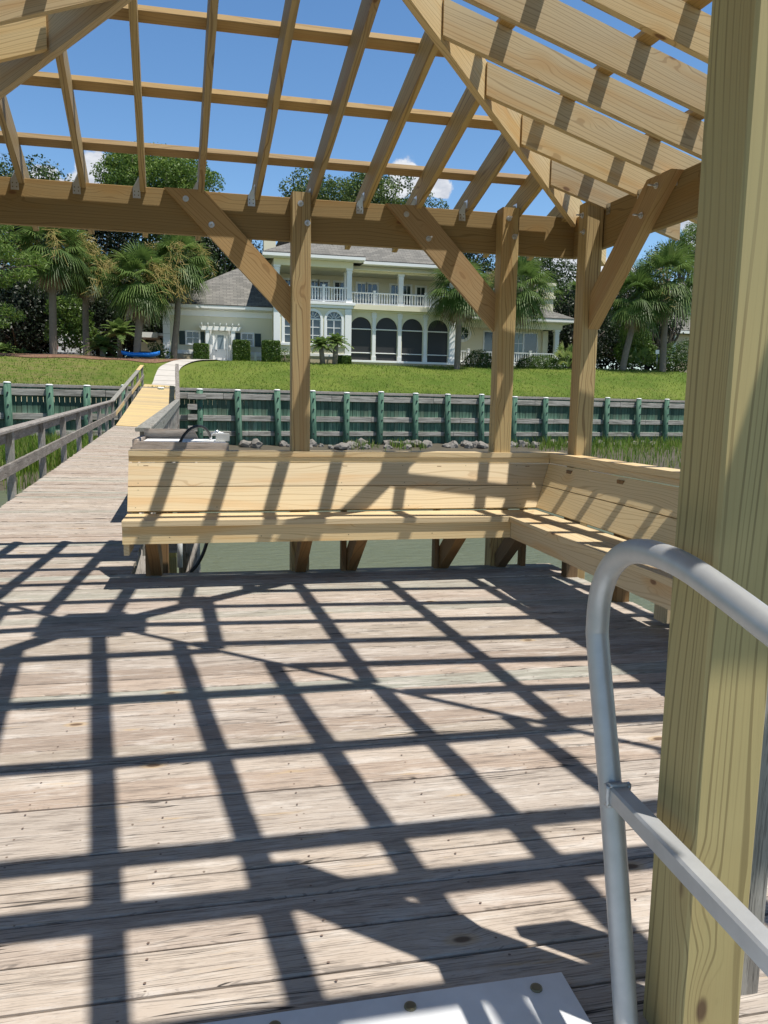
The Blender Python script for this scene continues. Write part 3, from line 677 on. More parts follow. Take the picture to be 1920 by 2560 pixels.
st = t.noise(t.comb(t.math('MULTIPLY', u, 1.2), t.math('MULTIPLY', v, 18.), t.math('MULTIPLY', w, 18.)), 1., 4, .65)
c = t.mix(t.rng(st, .32, .68), (.15, .145, .125), (.42, .40, .365))
c = t.mix(t.math('MULTIPLY', t.rng(z, .2, -.1), t.math('MULTIPLY', t.rng(r, .3, .9), .9)), c, (.36, .19, .09))
c = t.mix(t.math('MULTIPLY', t.rng(st, .62, .7), .6), c, (.08, .10, .07))
t.set(b, 'Base Color', c); b.inputs['Roughness'].default_value = .85; b.inputs['Specular IOR Level'].default_value = .2; WALE = m
bh = thing('bulkhead', 'green timber bulkhead of upright planks with round piles along the shore', 'bulkhead', (1, 36, -.6))
sx = V((1, .22, 0)).normalized(); nx = V((sx.y, -sx.x, 0))     # along, and towards the water
bp = lambda X, off, z: V((X, bulk(X), z))+nx*off
q = MB(); X = -60.
while X < 80:
    w = .195/1.024
    q.board(bp(X+w/2, random.uniform(-.006, .006), -1.3), bp(X+w/2, random.uniform(-.006, .006), 1.74+random.uniform(-.01, .01)), .19, .06, sx, .008); X += w+.006
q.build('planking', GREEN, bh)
for z0, z1 in ((1.40, 1.66), (.45, .70), (-.21, .0)):
    X = -60
    while X < 80:
        L = random.uniform(4.5, 6.5)
        if X+L > -14 and X < 34:
            one('wale', lambda q: q.board(bp(X, .10, (z0+z1)/2), bp(X+L, .10, (z0+z1)/2), .13, z1-z0, nx, .012), WALE, bh)
        X += L+.02
one('cap_board', lambda q: q.board(bp(-60, .02, 1.80), bp(80, .02, 1.80), .10, .12, nx, .01), M['grey_wood'], bh)
PXS = [-90, 20, 124, 217, 310, 400, 496, 590, 688, 776, 861, 946, 1032, 1112, 1196, 1279, 1356, 1433, 1510, 1588, 1658, 1735, 1812, 1890, 1970]
CAPW = plain('white_cap', (.82, .82, .80), .6)
for px in PXS:
    p = at_bulk(px, 1000, 0); X = p.x; tx = random.uniform(-.07, .07)
    top, bot = bp(X, .30, 1.84+random.uniform(-.05, .05)), bp(X+tx, .34, -1.4)
    pi = one('pile', lambda q: (q.tube([bot, bot.lerp(top, .5), top], [.155, .148, .138], 16), [q.tube([bp(X, .30+.13, zz), bp(X, .30+.185, zz)], .035, 8, mi=1) for zz in (1.50, 1.02, .56, -.1)]), [PILE, BLACK], bh)
    one('pile_cap', lambda q: q.tube([top+V((0, 0, -.015)), top+V((0, 0, .02)), top+V((0, 0, .045))], [.146, .142, .10], 16), CAPW, pi)
# loose wale ends beside the ramp
for k, zz in enumerate((1.50, 1.05, .62, .12)):
    p = bp(-1.25, .52, zz); o = one('wale_end', lambda q: q.board(p, p+sx*(.78 if k == 0 else .4)+V((0, 0, .0)), .12, .24, nx, .01), WALE, bh)
# rip-rap rocks along the foot
ROCK = plain('pale_rock', (.20, .185, .165), .9, 0, .3, 3.5, .5, 12)
rk = []
for k in range(5):
    import bmesh
    bm = bmesh.new(); bmesh.ops.create_icosphere(bm, subdivisions=2, radius=1)
    for v in bm.verts:
        c_ = v.co; f = 1+.28*math.sin(c_.x*3+k*2)*math.sin(c_.y*2.6+k)+.16*math.sin(c_.z*5+k*3+c_.x*4)
        v.co = V((c_.x*f*1.25, c_.y*f, c_.z*f*.72))
    me = bpy.data.meshes.new('rock'); bm.to_mesh(me); bm.free(); me.materials.append(ROCK); rk.append(me)
k = 0
for X in np.arange(1.2, 24, .21):
    if random.random() < .42: continue
    off = .62+random.random()*1.15; s = random.uniform(.11, .25)
    p = bp(X+random.uniform(-.1, .1), off, 0); p.z = bankz(p.x, p.y)+s*.42
    o = bpy.data.objects.new('rock', rk[k % 5]); COL.objects.link(o); o.location = p; o.scale = (s*random.uniform(.9, 1.3), s, s*random.uniform(.9, 1.4)); o.rotation_euler = (random.uniform(-.3, .3), random.uniform(-.3, .3), random.random()*6)
    tag(o, 'pale grey rock lying in the riprap row at the bulkhead foot', 'rock', 'riprap rocks at the foot of the bulkhead'); k += 1
# ---- marsh grass -----------------------------------------------------------
def leafmat(name, a, bcol, c3=None, trans=.35, rough=.5):
    m, t, b = mat(name); r = t.attr('rnd', 'Fac'); 
    stops = [(0, a), (.6, bcol)] + ([(1., c3)] if c3 else [])
    c = t.ramp(r, stops); t.set(b, 'Base Color', c); b.inputs['Roughness'].default_value = rough; b.inputs['Specular IOR Level'].default_value = .35
    tr = t.node('ShaderNodeBsdfTranslucent'); hs = t.node('ShaderNodeHueSaturation'); t.set(hs, 'Color', c); t.set(hs, 'Value', 1.5); t.set(tr, 'Color', hs.outputs[0])
    mx = t.node('ShaderNodeMixShader'); mx.inputs[0].default_value = trans; t.l.new(b.outputs[0], mx.inputs[1]); t.l.new(tr.outputs[0], mx.inputs[2])
    t.l.new(mx.outputs[0], t.n['Material Output'].inputs[0]); return m
MARSH = leafmat('marsh_grass', (.07, .13, .015), (.16, .27, .03), (.27, .27, .09))
def blades(name, pts, hs, w, material):
    n = len(pts); pts = np.array(pts); hs = np.array(hs)[:, None]
    a = RNG.uniform(0, 6.283, n); side = np.stack([np.cos(a), np.sin(a), np.zeros(n)], 1)*w/2
    la = RNG.uniform(0, 6.283, n); lean = np.stack([np.cos(la), np.sin(la), np.zeros(n)], 1)*hs*RNG.uniform(.05, .4, (n, 1))
    upv = np.array([[0, 0, 1.]])
    v0 = pts-side; v1 = pts+side; mid = pts+upv*hs*.6+lean*.35; v2 = mid+side*.75; v3 = mid-side*.75; tip = pts+upv*hs*.97+lean
    v4 = tip+side*.1; v5 = tip-side*.1
    vs = np.stack([v0, v1, v2, v3, v4, v5], 1).reshape(-1, 3); i = np.arange(n)[:, None]*6
    fs = np.concatenate([i+np.array([[0, 1, 2, 3]]), i+np.array([[3, 2, 4, 5]])], 0)
    return npmesh(name, vs, fs, material, None, np.repeat(RNG.random(n), 6))
pts, hs = [], []
while len(pts) < 17000:
    X = random.uniform(-17, -2.9); Y = random.uniform(22.5, 34.5)
    if Y > bulk(X)-.6 or X > wl(min(Y, 27))[0]-.25: continue
    if Y < 25.5+1.2*math.sin(X*.9)+.8*math.sin(X*2.1) and random.random() < .93: continue
    pts.append((X, Y, bankz(X, Y))); hs.append(random.uniform(.45, .95)*(1 if Y < 31 else .8))
for _ in range(2200):   # sparse clumps to the right
    X = random.uniform(4.5, 27) if random.random() < .8 else random.uniform(16, 27); d = abs(random.gauss(0, 1.6))+.55
    if X < 14 and (math.sin(X*2.3)+math.sin(X*.9+1) < .25): continue
    p = bp(X, d if X > 15 else .5+d*.4, 0); pts.append((p.x, p.y, bankz(p.x, p.y))); hs.append(random.uniform(.18, .45)*(1.5 if X > 16 else 1))
for _ in range(1500):
    X = random.uniform(16, 30); p = bp(X, random.uniform(1.5, 9), 0); pts.append((p.x, p.y, bankz(p.x, p.y))); hs.append(random.uniform(.3, .7))
o = blades('marsh_grass', pts, hs, .035, MARSH); tag(o, None, None, None, 'stuff')
pts, hs = [], []
for _ in range(30000):
    X = random.uniform(-16, 34); y0 = bulk(X)+.2; Y = y0+(52-y0)*random.random(); 
    if X < -1.8 and Y > 44.2: continue
    if -3.4 < X < 1.0 and abs(X-(-2.35+max(0, Y-42)*.3)) < .9+max(0, Y-42)*.12: continue
    pts.append((X, Y, ground(X, Y)-.02)); hs.append(random.uniform(.05, .13))
o = blades('lawn_blades', pts, hs, .035, leafmat('lawn_tufts', (.10, .165, .015), (.165, .235, .03), (.26, .27, .08), .4)); tag(o, None, None, None, 'stuff')
# rough fringe where the lawn meets the bulkhead
pts, hs = [], []
for _ in range(6000):
    X = random.uniform(-13, 32); p = bp(X, -.12-abs(random.gauss(0, .12)), 0); pts.append((p.x, p.y, ground(p.x, p.y)-.02)); hs.append(random.uniform(.05, .16))
o = blades('grass_fringe', pts, hs, .02, leafmat('lawn_blades', (.08, .13, .02), (.16, .22, .04))); tag(o, None, None, None, 'stuff')
# ================================================================== house
STUCCO = plain('cream_stucco', (.76, .71, .53), .85, 0, .05, .8)
STUCCO2 = plain('tan_foundation', (.50, .42, .29), .9, 0, .10, 2.)
TRIM = plain('white_trim', (.84, .84, .82), .5, 0, .03, 2.)
GLASS = plain('window_glass', (.03, .04, .05), .06, 0, .6, .9, spec=1.)
m, t, b = mat('insect_screen'); tc = t.node('ShaderNodeTexCoord').outputs['Object']; n = t.noise(tc, .6, 3)
t.set(b, 'Base Color', t.mix(n, (.012, .012, .013), (.035, .035, .036))); b.inputs['Roughness'].default_value = .55; SCREEN = m
SHUT = plain('dark_green_shutter', (.012, .035, .035), .55)
m, t, b = mat('asphalt_shingle'); p = t.attr('wc'); u, v, w = t.sep(p)
br = t.node('ShaderNodeTexBrick'); t.set(br, 'Vector', t.comb(u, v, 0.)); br.inputs['Scale'].default_value = 1.; br.inputs['Brick Width'].default_value = .42; br.inputs['Row Height'].default_value = .20
br.inputs['Mortar Size'].default_value = .012; br.inputs['Color1'].default_value = (.13, .128, .12, 1); br.inputs['Color2'].default_value = (.25, .24, .22, 1); br.inputs['Mortar'].default_value = (.045, .045, .044, 1); br.inputs['Bias'].default_value = -.1
n = t.noise(t.comb(u, v, 0.), 1.1, 4); c = t.mix(t.math('MULTIPLY', n, .5), br.outputs[0], (.16, .15, .13)); t.set(b, 'Base Color', c); b.inputs['Roughness'].default_value = .9
t.set(b, 'Normal', t.bump(br.outputs['Fac'], -.4, .02)); SHING = m
hs_ = thing('house', 'large two storey cream house with grey shingle roof balcony and screened arcade', 'house', (8, 51, 3.6))
def rpoly(name, polys, mt=SHING, th=.05):
    q = MB()
    for P in polys:
        P = [V(p) for p in P]; n = (P[1]-P[0]).cross(P[2]-P[0]).normalized()
        if n.z < 0: P = P[::-1]; n = -n
        e = V((-n.y, n.x, 0)); e = e.normalized() if e.length > .01 else V((1, 0, 0)); f = n.cross(e)
        wc = [V(((p-P[0]).dot(e)+100, (p-P[0]).dot(f)+100, 0)) for p in P]
        lo = [p-V((0, 0, th)) for p in P]; k = len(P)
        q.add(P+lo, [tuple(range(k)), tuple(range(2*k-1, k-1, -1))]+[(i, k+i, k+(i+1) % k, (i+1) % k) for i in range(k)], wc+wc, .5)
    return q.build(name, mt, hs_)
def hb(name, *boxes, mt=TRIM, parent=None, ch=.01):
    q = MB()
    for bb in boxes: q.box(*bb, ch=ch)
    return q.build(name, mt, parent or hs_)
def baluster_rail(x0, x1, y, z0, z1, step=.16):
    q = MB(); q.box(x0, x1, y-.05, y+.05, z1-.07, z1, .008); q.box(x0, x1, y-.04, y+.04, z0+.08, z0+.15, .008)
    n = max(2, int((x1-x0)/step))
    for i in range(n):
        x = x0+(x1-x0)*(i+.5)/n; zl, zh = z0+.15, z1-.07
        q.tube([(x, y, zl), (x, y, zl+(zh-zl)*.2), (x, y, zl+(zh-zl)*.35), (x, y, zl+(zh-zl)*.75), (x, y, zh)], [.036, .036, .05, .028, .036], 6, False)
    return q.build('balustrade', TRIM, hs_)
def newel(x, y, z0, z1): return hb('newel_post', (x-.075, x+.075, y-.075, y+.075, z0, z1+.08), (x-.095, x+.095, y-.095, y+.095, z1+.08, z1+.12))
def column(x, y, z0, z1, w=.30):
    return hb('column', (x-w/2, x+w/2, y-w/2, y+w/2, z0, z1), (x-w/2-.05, x+w/2+.05, y-w/2-.05, y+w/2+.05, z0, z0+.22), (x-w/2-.05, x+w/2+.05, y-w/2-.05, y+w/2+.05, z1-.12, z1-.001), (x-w/2-.03, x+w/2+.03, y-w/2-.03, y+w/2+.03, z1-.26, z1-.2))
def window(x0, x1, z0, z1, y, nx=2, nz=3, fw_=.09, mull=.035, glass=GLASS, casing=.0):
    f = MB(); d = .06
    f.box(x0-fw_, x0, y-d, y, z0-fw_, z1+fw_, .01); f.box(x1, x1+fw_, y-d, y, z0-fw_, z1+fw_, .01); f.box(x0, x1, y-d+.003, y, z1, z1+fw_, .01); f.box(x0, x1, y-d-.03, y, z0-fw_, z0, .01)
    for i in range(1, nx): x = x0+(x1-x0)*i/nx; f.box(x-mull/2, x+mull/2, y-.045, y-.012, z0, z1, .004)
    for i in range(1, nz): z = z0+(z1-z0)*i/nz; f.box(x0, x1, y-.042, y-.014, z-mull/2, z+mull/2, .004)
    o = f.build('window', TRIM, hs_); g = MB(); g.quad((x0, y-.02, z0), (x1, y-.02, z0), (x1, y-.02, z1), (x0, y-.02, z1)); g.build('pane', glass, o); return o
def arch_pts(cx, r, zs, n=16): return [(cx-r*math.cos(math.pi*i/n), zs+r*math.sin(math.pi*i/n)) for i in range(n+1)]
ZG, ZF, ZE = 3.45, 7.36, 9.78
YP, YA, YW, YL, YR = 48.3, 49.0, 51.4, 50.0, 51.0
PL, PR = 3.53, 8.14; AL, AR = 8.14, 14.92
# --- walls
def wall_arches(name, x0, x1, z0, z1, y, th, arches, mt):
    """wall sheet with round-headed openings (cx, r, sill, spring)"""
    q = MB(); xs = x0
    def slab(a, b_, za, zb_): q.box(a, b_, y, y+th, za, zb_, .001)
    for cx, r, zi, zs in arches:
        slab(xs, cx-r, z0, z1); 
        if zi > z0+.01: slab(cx-r, cx+r, z0, zi)
        P = arch_pts(cx, r, zs); 
        for (xa, za), (xb, zb_) in zip(P, P[1:]):
            fr = [(xa, y, za), (xb, y, zb_), (xb, y, z1), (xa, y, z1)]; bk = [(x, y+th, z) for x, _, z in fr]
            q.add(fr+bk, [(0, 1, 2, 3), (7, 6, 5, 4), (4, 5, 1, 0)], None, .5)
        xs = cx+r
    slab(xs, x1, z0, z1); return q.build(name, mt, hs_)
AW = [(4.35, .455), (5.86, .455), (7.37, .455)]   # pavilion arched windows
AW = [(zB(297, 700, YP).x, .47), (zB(472, 700, YP).x, .47), (zB(647, 700, YP).x, .47)]
wall_arches('wall', PL, PR, ZG, 7.0, YP, .25, [(cx, r, 4.92, 6.34) for cx, r in AW], STUCCO)
hb('wall', (PL, PR, YP+.26, YP+.30, ZG, 7.0), mt=STUCCO)
ARC = [(zB(870, 800, YA).x, .655), (zB(1082, 800, YA).x, .68), (zB(1296, 800, YA).x, .67), (zB(1508, 800, YA).x, .665)]
wall_arches('wall', AL, AR, 3.95, 6.98, YA, .22, [(cx, r, 4.0, 6.00) for cx, r in ARC], STUCCO)
hb('foundation', (AL, AR+.05, YA-.03, YA+.4, 3.2, 3.93), mt=STUCCO2)
hb('foundation', (PL-.03, PR+.03, YP-.04, YP-.002, 3.2, 4.25), mt=STUCCO2)
for cx, r in ARC:     # screens
    P = arch_pts(cx, r, 6.0); q = MB(); pts_ = [(cx-r, YA+.10, 4.0)]+[(x, YA+.10, z) for x, z in P]+[(cx+r, YA+.10, 4.0)]
    q.add(pts_, [tuple(range(len(pts_)))]); s = q.build('screen', SCREEN, hs_)
    hb('screen_bar', (cx-r, cx+r, YA+.03, YA+.09, 5.90, 5.965), parent=s); hb('screen_bar', (cx-r, cx+r, YA+.03, YA+.09, 4.46, 4.515), parent=s)
hb('sill', (AL-.02, AR+.06, YA-.12, YA-.001, 3.90, 4.03))
for x in ((ARC[0][0]+ARC[1][0])/2, (ARC[1][0]+ARC[2][0])/2, (ARC[2][0]+ARC[3][0])/2):
    hb('pilaster', (x-.11, x+.11, YA-.09, YA-.002, 4.03, 6.97), (x-.15, x+.15, YA-.115, YA-.0025, 6.62, 6.78), (x-.17, x+.17, YA-.13, YA-.003, 6.80, 6.90), (x-.14, x+.14, YA-.105, YA-.0035, 4.035, 4.30), (x-.14, x+.14, YA-.105, YA-.0035, 5.85, 5.98))
x = AR-.15; hb('pilaster', (x-.19, x+.19, YA-.10, YA+.25, 4.04, 6.97), (x-.23, x+.23, YA-.13, YA+.27, 6.72, 6.9), (x-.23, x+.23, YA-.13, YA+.27, 4.032, 4.32))
hb('wall', (AR-.25, AR-.03, YA+.26, YR+4, 3.2, 7.0), (PL+.002, PL+.2, YP+.31, YW+5, ZG, 9.5), mt=STUCCO)
for xx in (PL+.15, PR-.16): hb('pilaster', (xx-.20, xx+.20, YP-.07, YP-.003, 4.30, 6.99))
hb('base_band', (PL-.02, PR+.02, YP-.09, YP-.0015, 4.14, 4.32))
# casings and sashes of the arched windows
for cx, r in AW:
    q = MB(); P0, P1 = arch_pts(cx, r+.13, 6.34, 20), arch_pts(cx, r-.01, 6.34, 20); y = YP-.045
    for i in range(20):
        a_, b_, c_, d_ = P0[i], P0[i+1], P1[i+1], P1[i]; F = [(p[0], y, p[1]) for p in (a_, b_, c_, d_)]; B_ = [(p[0], YP-.001, p[1]) for p in (a_, b_, c_, d_)]
        q.add(F+B_, [(0, 1, 2, 3), (0, 4, 5, 1), (2, 6, 7, 3)], None, .5)
    q.box(cx-r-.13, cx-r+.01, y, YP-.001, 4.85, 6.34, .004); q.box(cx+r-.01, cx+r+.13, y, YP-.001, 4.85, 6.34, .004); q.box(cx-r-.18, cx+r+.18, YP-.11, YP-.0012, 4.74, 4.90, .01)
    q.box(cx-r, cx+r, YP+.02, YP+.07, 6.30, 6.38, .004); q.box(cx-.025, cx+.025, YP+.03, YP+.06, 4.9, 6.3, .004); q.box(cx-r, cx-r+.05, YP+.02, YP+.07, 4.9, 6.3, .004); q.box(cx+r-.05, cx+r, YP+.02, YP+.07, 4.9, 6.3, .004)
    for z in (5.38, 5.86): q.box(cx-r, cx+r, YP+.028, YP+.062, z-.02, z+.02, .004)
    for a_ in (30, 60, 90, 120, 150):
        ca, sa = math.cos(math.radians(a_)), math.sin(math.radians(a_)); q.board((cx+.1*ca, YP+.045, 6.36+.1*sa), (cx+r*ca, YP+.045, 6.34+r*sa), .03, .03, (0, 1, 0), .002)
    o = q.build('window', TRIM, hs_); g = MB(); P = arch_pts(cx, r, 6.34); pts_ = [(cx-r, YP+.075, 4.92)]+[(x, YP+.075, z) for x, z in P]+[(cx+r, YP+.075, 4.92)]; g.add(pts_, [tuple(range(len(pts_)))])
    g.build('pane', GLASS, o)
# --- balcony: slab, cornice, rear wall, ceiling
hb('cornice', (PL-.25, PR+.25, YP-.22, YP+.2, 7.20, ZF), (PL-.12, PR+.12, YP-.12, YP+.2, 7.02, 7.198), (PR+.26, AR+.3, YA-.22, YA+.2, 7.20, ZF-.001), (PR+.13, AR+.15, YA-.10, YA+.2, 6.98, 7.197))
hb('balcony_floor', (PL, AR, YP+.22, YW+5, 7.05, ZF-.004), mt=STUCCO)
hb('wall', (PL+.21, AR+.1, YW, YW+.2, ZF, 9.42), (AR-.1, AR+.1, YW+.21, YW+5, ZF, 9.42), mt=STUCCO)
hb('ceiling', (PL+.01, AR+.2, YP+.41, YW+.2, 9.43, 9.47), mt=STUCCO)
hb('entablature', (PL-.02, PR+.12, YP+.0, YP+.36, 9.40, ZE), (PR+.14, AR+.25, YA, YA+.36, 9.34, 9.70), (PL-.02, PL+.3, YP+.37, YW, 9.40, ZE-.003), mt=STUCCO)
hb('eave', (PL-.72, PR+.75, YP-.62, YP-.56, 9.80, 10.0), (PL-.72, PL-.66, YP-.555, YW+4, 9.80, 10.0), (PR+.69, PR+.75, YP-.555, YA-.45, 9.80, 10.0), (PR+.76, AR+1., YA-.62, YA-.56, 9.72, 9.92), (AR+.94, AR+1., YA-.555, YW+5, 9.72, 9.92))
hb('soffit', (PL-.655, PR+.685, YP-.555, YP+.3, 9.79, 9.815), (PR+.69, AR+.93, YA-.555, YA+.3, 9.71, 9.735))
for x in (PL+.17, zB(776, 380, YP).x): column(x, YP+.2, ZF, 9.40)
for x in (zB(745, 380, YP+1.6).x,): column(x, YP+1.6, ZF, 9.42, .24)
for x in (zB(1205, 420, YA).x, AR-.15): column(x, YA+.2, ZF, 9.34)
xn1, xn2, xn3 = zB(563, 450, YP).x, zB(984, 490, YA).x, zB(1411, 500, YA).x
for a_, b_ in ((PL+.33, xn1-.08), (xn1+.08, PR-.25)): baluster_rail(a_, b_, YP+.1, ZF, 8.28)
for a_, b_ in ((PR+.1, xn2-.08), (xn2+.08, zB(1187, 490, YA).x), (zB(1223, 490, YA).x, xn3-.08), (xn3+.08, AR-.3)): baluster_rail(a_, b_, YA+.1, ZF, 8.16)
newel(xn1, YP+.1, ZF, 8.28); newel(xn2, YA+.1, ZF, 8.16); newel(xn3, YA+.1, ZF, 8.16)
for a_, b_, ztop, nx, nz in ((232, 300, 9.0, 2, 3), (462, 512, 9.0, 2, 2), (527, 595, 9.0, 2, 2), (655, 735, 9.0, 2, 2), (842, 912, 9.0, 2, 2), (922, 1003, 9.0, 2, 2), (1122, 1190, 9.0, 2, 2), (1222, 1280, 9.0, 2, 2), (1335, 1400, 8.95, 2, 2)):
    window(zB(a_, 380, YW).x, zB(b_, 380, YW).x, ZF+(.15 if b_-a_ > 74 else .45), ztop, YW-.001, nx, nz, .13)
# --- main roofs
rz = 10.03; ex0, ex1, ey = PL-.72, PR+.75, YP-.62
mx_, my_, mz_ = (ex0+ex1)/2, ey+(ex1-ex0)/2*.98, rz+(ex1-ex0)/2*.50
rpoly('roof', [[(ex0, ey, rz), (ex1, ey, rz), (mx_, my_, mz_)], [(ex1, ey, rz), (ex1, ey+9, rz), (mx_, ey+9, mz_), (mx_, my_, mz_)], [(ex0, ey+9, rz), (ex0, ey, rz), (mx_, my_, mz_), (mx_, ey+9, mz_)]])
e0, e1, f0, f1 = PL-.6, AR+1., YA-.62, YA+10.5; zz = 9.95; hr = 5.4; rt_ = .56
rpoly('roof', [[(PR-.5, f0, zz), (e1, f0, zz), (e1-hr, f0+hr, zz+hr*rt_), (mx_+1, f0+hr, zz+hr*rt_)], [(e1, f0, zz), (e1, f1, zz), (e1-hr, f0+hr, zz+hr*rt_)], [(e0, f1, zz), (e1, f1, zz), (e1-hr, f0+hr, zz+hr*rt_), (mx_-1, f0+hr, zz+hr*rt_)]])
c0, c1 = zB(62, 40, 52.5).x, zB(162, 40, 52.5).x
hb('chimney', (c0, c1, 52.3, 53.3, 8.5, zB(100, -25, 52.5).z), mt=STUCCO)
# --- left wing
WL_ = -2.95
hb('wall', (WL_, PL-.005, YL, YL+.25, ZG, 6.9), (WL_, WL_+.2, YL+.26, YL+8, ZG, 6.9), mt=STUCCO)
hb('quoin', (WL_-.04, WL_+.36, YL-.05, YL-.002, ZG, 6.4)); 
q = MB(); [q.box(WL_-.05, WL_+.37, YL-.06, YL-.045, z, z+.02) for z in (4.2, 4.75, 5.3, 5.85)]; q.build('quoin_joint', plain('joint_grey', (.45, .45, .43), .8), hs_)
hb('frieze', (WL_-.03, PL-.006, YL-.06, YL-.003, 6.42, 6.80)); hb('base_band', (WL_+.37, PL-.007, YL-.05, YL-.0025, 4.15, 4.38)); hb('foundation', (WL_+.37, PL-.008, YL-.03, YL-.001, 3.2, 4.14), mt=STUCCO2)
hb('eave', (WL_-.4, PL-.01, YL-.55, YL-.45, 6.84, 7.05), (WL_-.4, WL_-.3, YL-.445, YL+8, 6.84, 7.05)); hb('soffit', (WL_-.29, PL-.012, YL-.445, YL+.2, 6.81, 6.835))
z7 = 7.08; ax, ay, az = 1.5, 53.6, 9.9
rpoly('roof', [[(WL_-.42, YL-.57, z7), (PL+.0, YL-.57, z7), (PL+.0, ay, az), (ax, ay, az)], [(WL_-.42, YL-.57, z7), (ax, ay, az), (WL_-.42, ay+4.2, z7)], [(WL_-.42, ay+4.2, z7), (ax, ay, az), (PL, ay, az), (PL, ay+4.2, z7)]])
ox = lambda x: zA(x, 700, YL).x
for w0, w1, shut in ((160, 230, ((114, 150), (240, 266))), (487, 548, ((447, 477), (562, 598)))):
    window(ox(w0), ox(w1), 4.78, 5.45, YL-.002, 2, 2, .10)
    for s0, s1 in shut: hb('shutter', (ox(s0), ox(s1), YL-.06, YL-.003, 4.70, 5.50), mt=SHUT)
# door with pergola hood
dr = hb('door', (ox(326), ox(391), YL-.10, YL-.02, 3.5, 5.42)); hb('door_frame', (ox(312), ox(325), YL-.13, YL-.004, 3.5, 5.55), (ox(392), ox(405), YL-.13, YL-.004, 3.5, 5.55), (ox(325)+.001, ox(392)-.001, YL-.13, YL-.005, 5.425, 5.55))
g = MB(); xa, xb = ox(340), ox(378); g.box(xa, xb, YL-.112, YL-.1, 4.48, 5.32, .002); g.build('pane', plain('frosted_pane', (.20, .25, .28), .25), dr)
hb('handle', (ox(330), ox(334), YL-.15, YL-.105, 4.35, 4.42), mt=BLACK, parent=dr)
hb('pergola_post', (ox(270), ox(294), YL-.75, YL-.55, 3.4, 5.55)); hb('pergola_post', (ox(420), ox(444), YL-.75, YL-.55, 3.4, 5.55)); hb('pergola_post', (ox(296), ox(311), YL-.30, YL-.02, 3.4, 5.55)); hb('pergola_post', (ox(406), ox(419), YL-.30, YL-.02, 3.4, 5.55))
q = MB(); q.prism([(ox(248), YL-.80, 5.55), (ox(466), YL-.80, 5.55), (ox(482), YL-.80, 5.78), (ox(232), YL-.80, 5.78)], (0, .07, 0), (1, 0, 0)); q.prism([(ox(248), YL-.52, 5.551), (ox(466), YL-.52, 5.551), (ox(482), YL-.52, 5.779), (ox(232), YL-.52, 5.779)], (0, .07, 0), (1, 0, 0))
for xx in np.linspace(ox(250), ox(464), 7): q.prism([(xx-.03, YL-1.15, 5.86), (xx-.03, YL-1.05, 5.782), (xx-.03, YL-.1, 5.782), (xx-.03, YL-.1, 5.93), (xx-.03, YL-1.15, 5.95)], (.06, 0, 0), (0, 1, 0))
q.build('pergola', TRIM, hs_)
# --- right wing
XR0, XR1 = AR-.02, 22.3
hb('wall', (XR0, XR1, YR+1.2, YR+1.4, ZG, 6.7), (XR1-.4, XR1, YR+1.41, YR+6, ZG, 6.7), mt=STUCCO)
hb('entablature', (XR0, 23.2, YR, YR+.3, 6.55, 6.98), mt=STUCCO)
hb('eave', (XR0, 23.85, YR-.55, YR-.45, 7.02, 7.25), (23.75, 23.85, YR-.445, YR+8, 7.02, 7.25)); hb('soffit', (XR0, 23.74, YR-.445, YR+1.2, 6.985, 7.015))
hb('foundation', (XR0, 23.2, YR-.1, YR+1.19, 3.2, 4.05), mt=STUCCO2); hb('porch_floor', (XR0, 23.25, YR-.18, YR+1.19, 4.055, 4.16))
hb('pier', (zC(597, 700, YR+1).x, zC(632, 700, YR+1).x, YR+.9, YR+1.195, 4.165, 6.54), mt=STUCCO)
column(22.85, YR+.15, 4.165, 6.55, .30)
baluster_rail(zC(385, 820, YR).x-2.0, zC(505, 820, YR).x, YR+.05, 4.165, 4.98); baluster_rail(zC(522, 820, YR).x, 22.68, YR+.05, 4.165, 4.98); newel(zC(513, 820, YR).x, YR+.05, 4.165, 4.98)
baluster_rail(XR0+.05, zC(80, 820, YR).x, YR+.05, 4.165, 4.98); newel(zC(85, 820, YR).x, YR+.05, 4.165, 4.98)
window(zC(400, 700, YR+1.2).x, zC(462, 700, YR+1.2).x, 4.3, 6.35, YR+1.199, 2, 3, .09, glass=plain('curtained_glass', (.22, .29, .31), .15)); window(zC(468, 700, YR+1.2).x, zC(556, 700, YR+1.2).x, 4.3, 6.35, YR+1.198, 1, 1, .08)
window(zC(195, 700, YR+1.2).x, zC(250, 700, YR+1.2).x, 4.3, 6.35, YR+1.198, 1, 1, .10)
rc = zC(45, 645, YR+1.2); q = MB()
for i in range(24):
    a0, a1 = 2*math.pi*i/24, 2*math.pi*(i+1)/24; y = YR+1.13
    P_ = [(rc.x+r*math.cos(a), y, rc.z+r*.95*math.sin(a)) for a, r in ((a0, .62), (a1, .62), (a1, .42), (a0, .42))]; q.add(P_+[(x, YR+1.199, z) for x, _, z in P_], [(0, 1, 2, 3), (0, 4, 5, 1), (3, 2, 6, 7)], None, .5)
for a_ in (0, 60, 120): ca, sa = math.cos(math.radians(a_)), math.sin(math.radians(a_)); q.board((rc.x-.43*ca, YR+1.17, rc.z-.41*sa), (rc.x+.43*ca, YR+1.17, rc.z+.41*sa), .03, .03, (0, 1, 0), .002)
o = q.build('round_window', TRIM, hs_); g = MB(); g.add([(rc.x+.43*math.cos(2*math.pi*i/24), YR+1.185, rc.z+.41*math.sin(2*math.pi*i/24)) for i in range(24)], [tuple(range(24))]); g.build('pane', GLASS, o)
z7 = 7.28
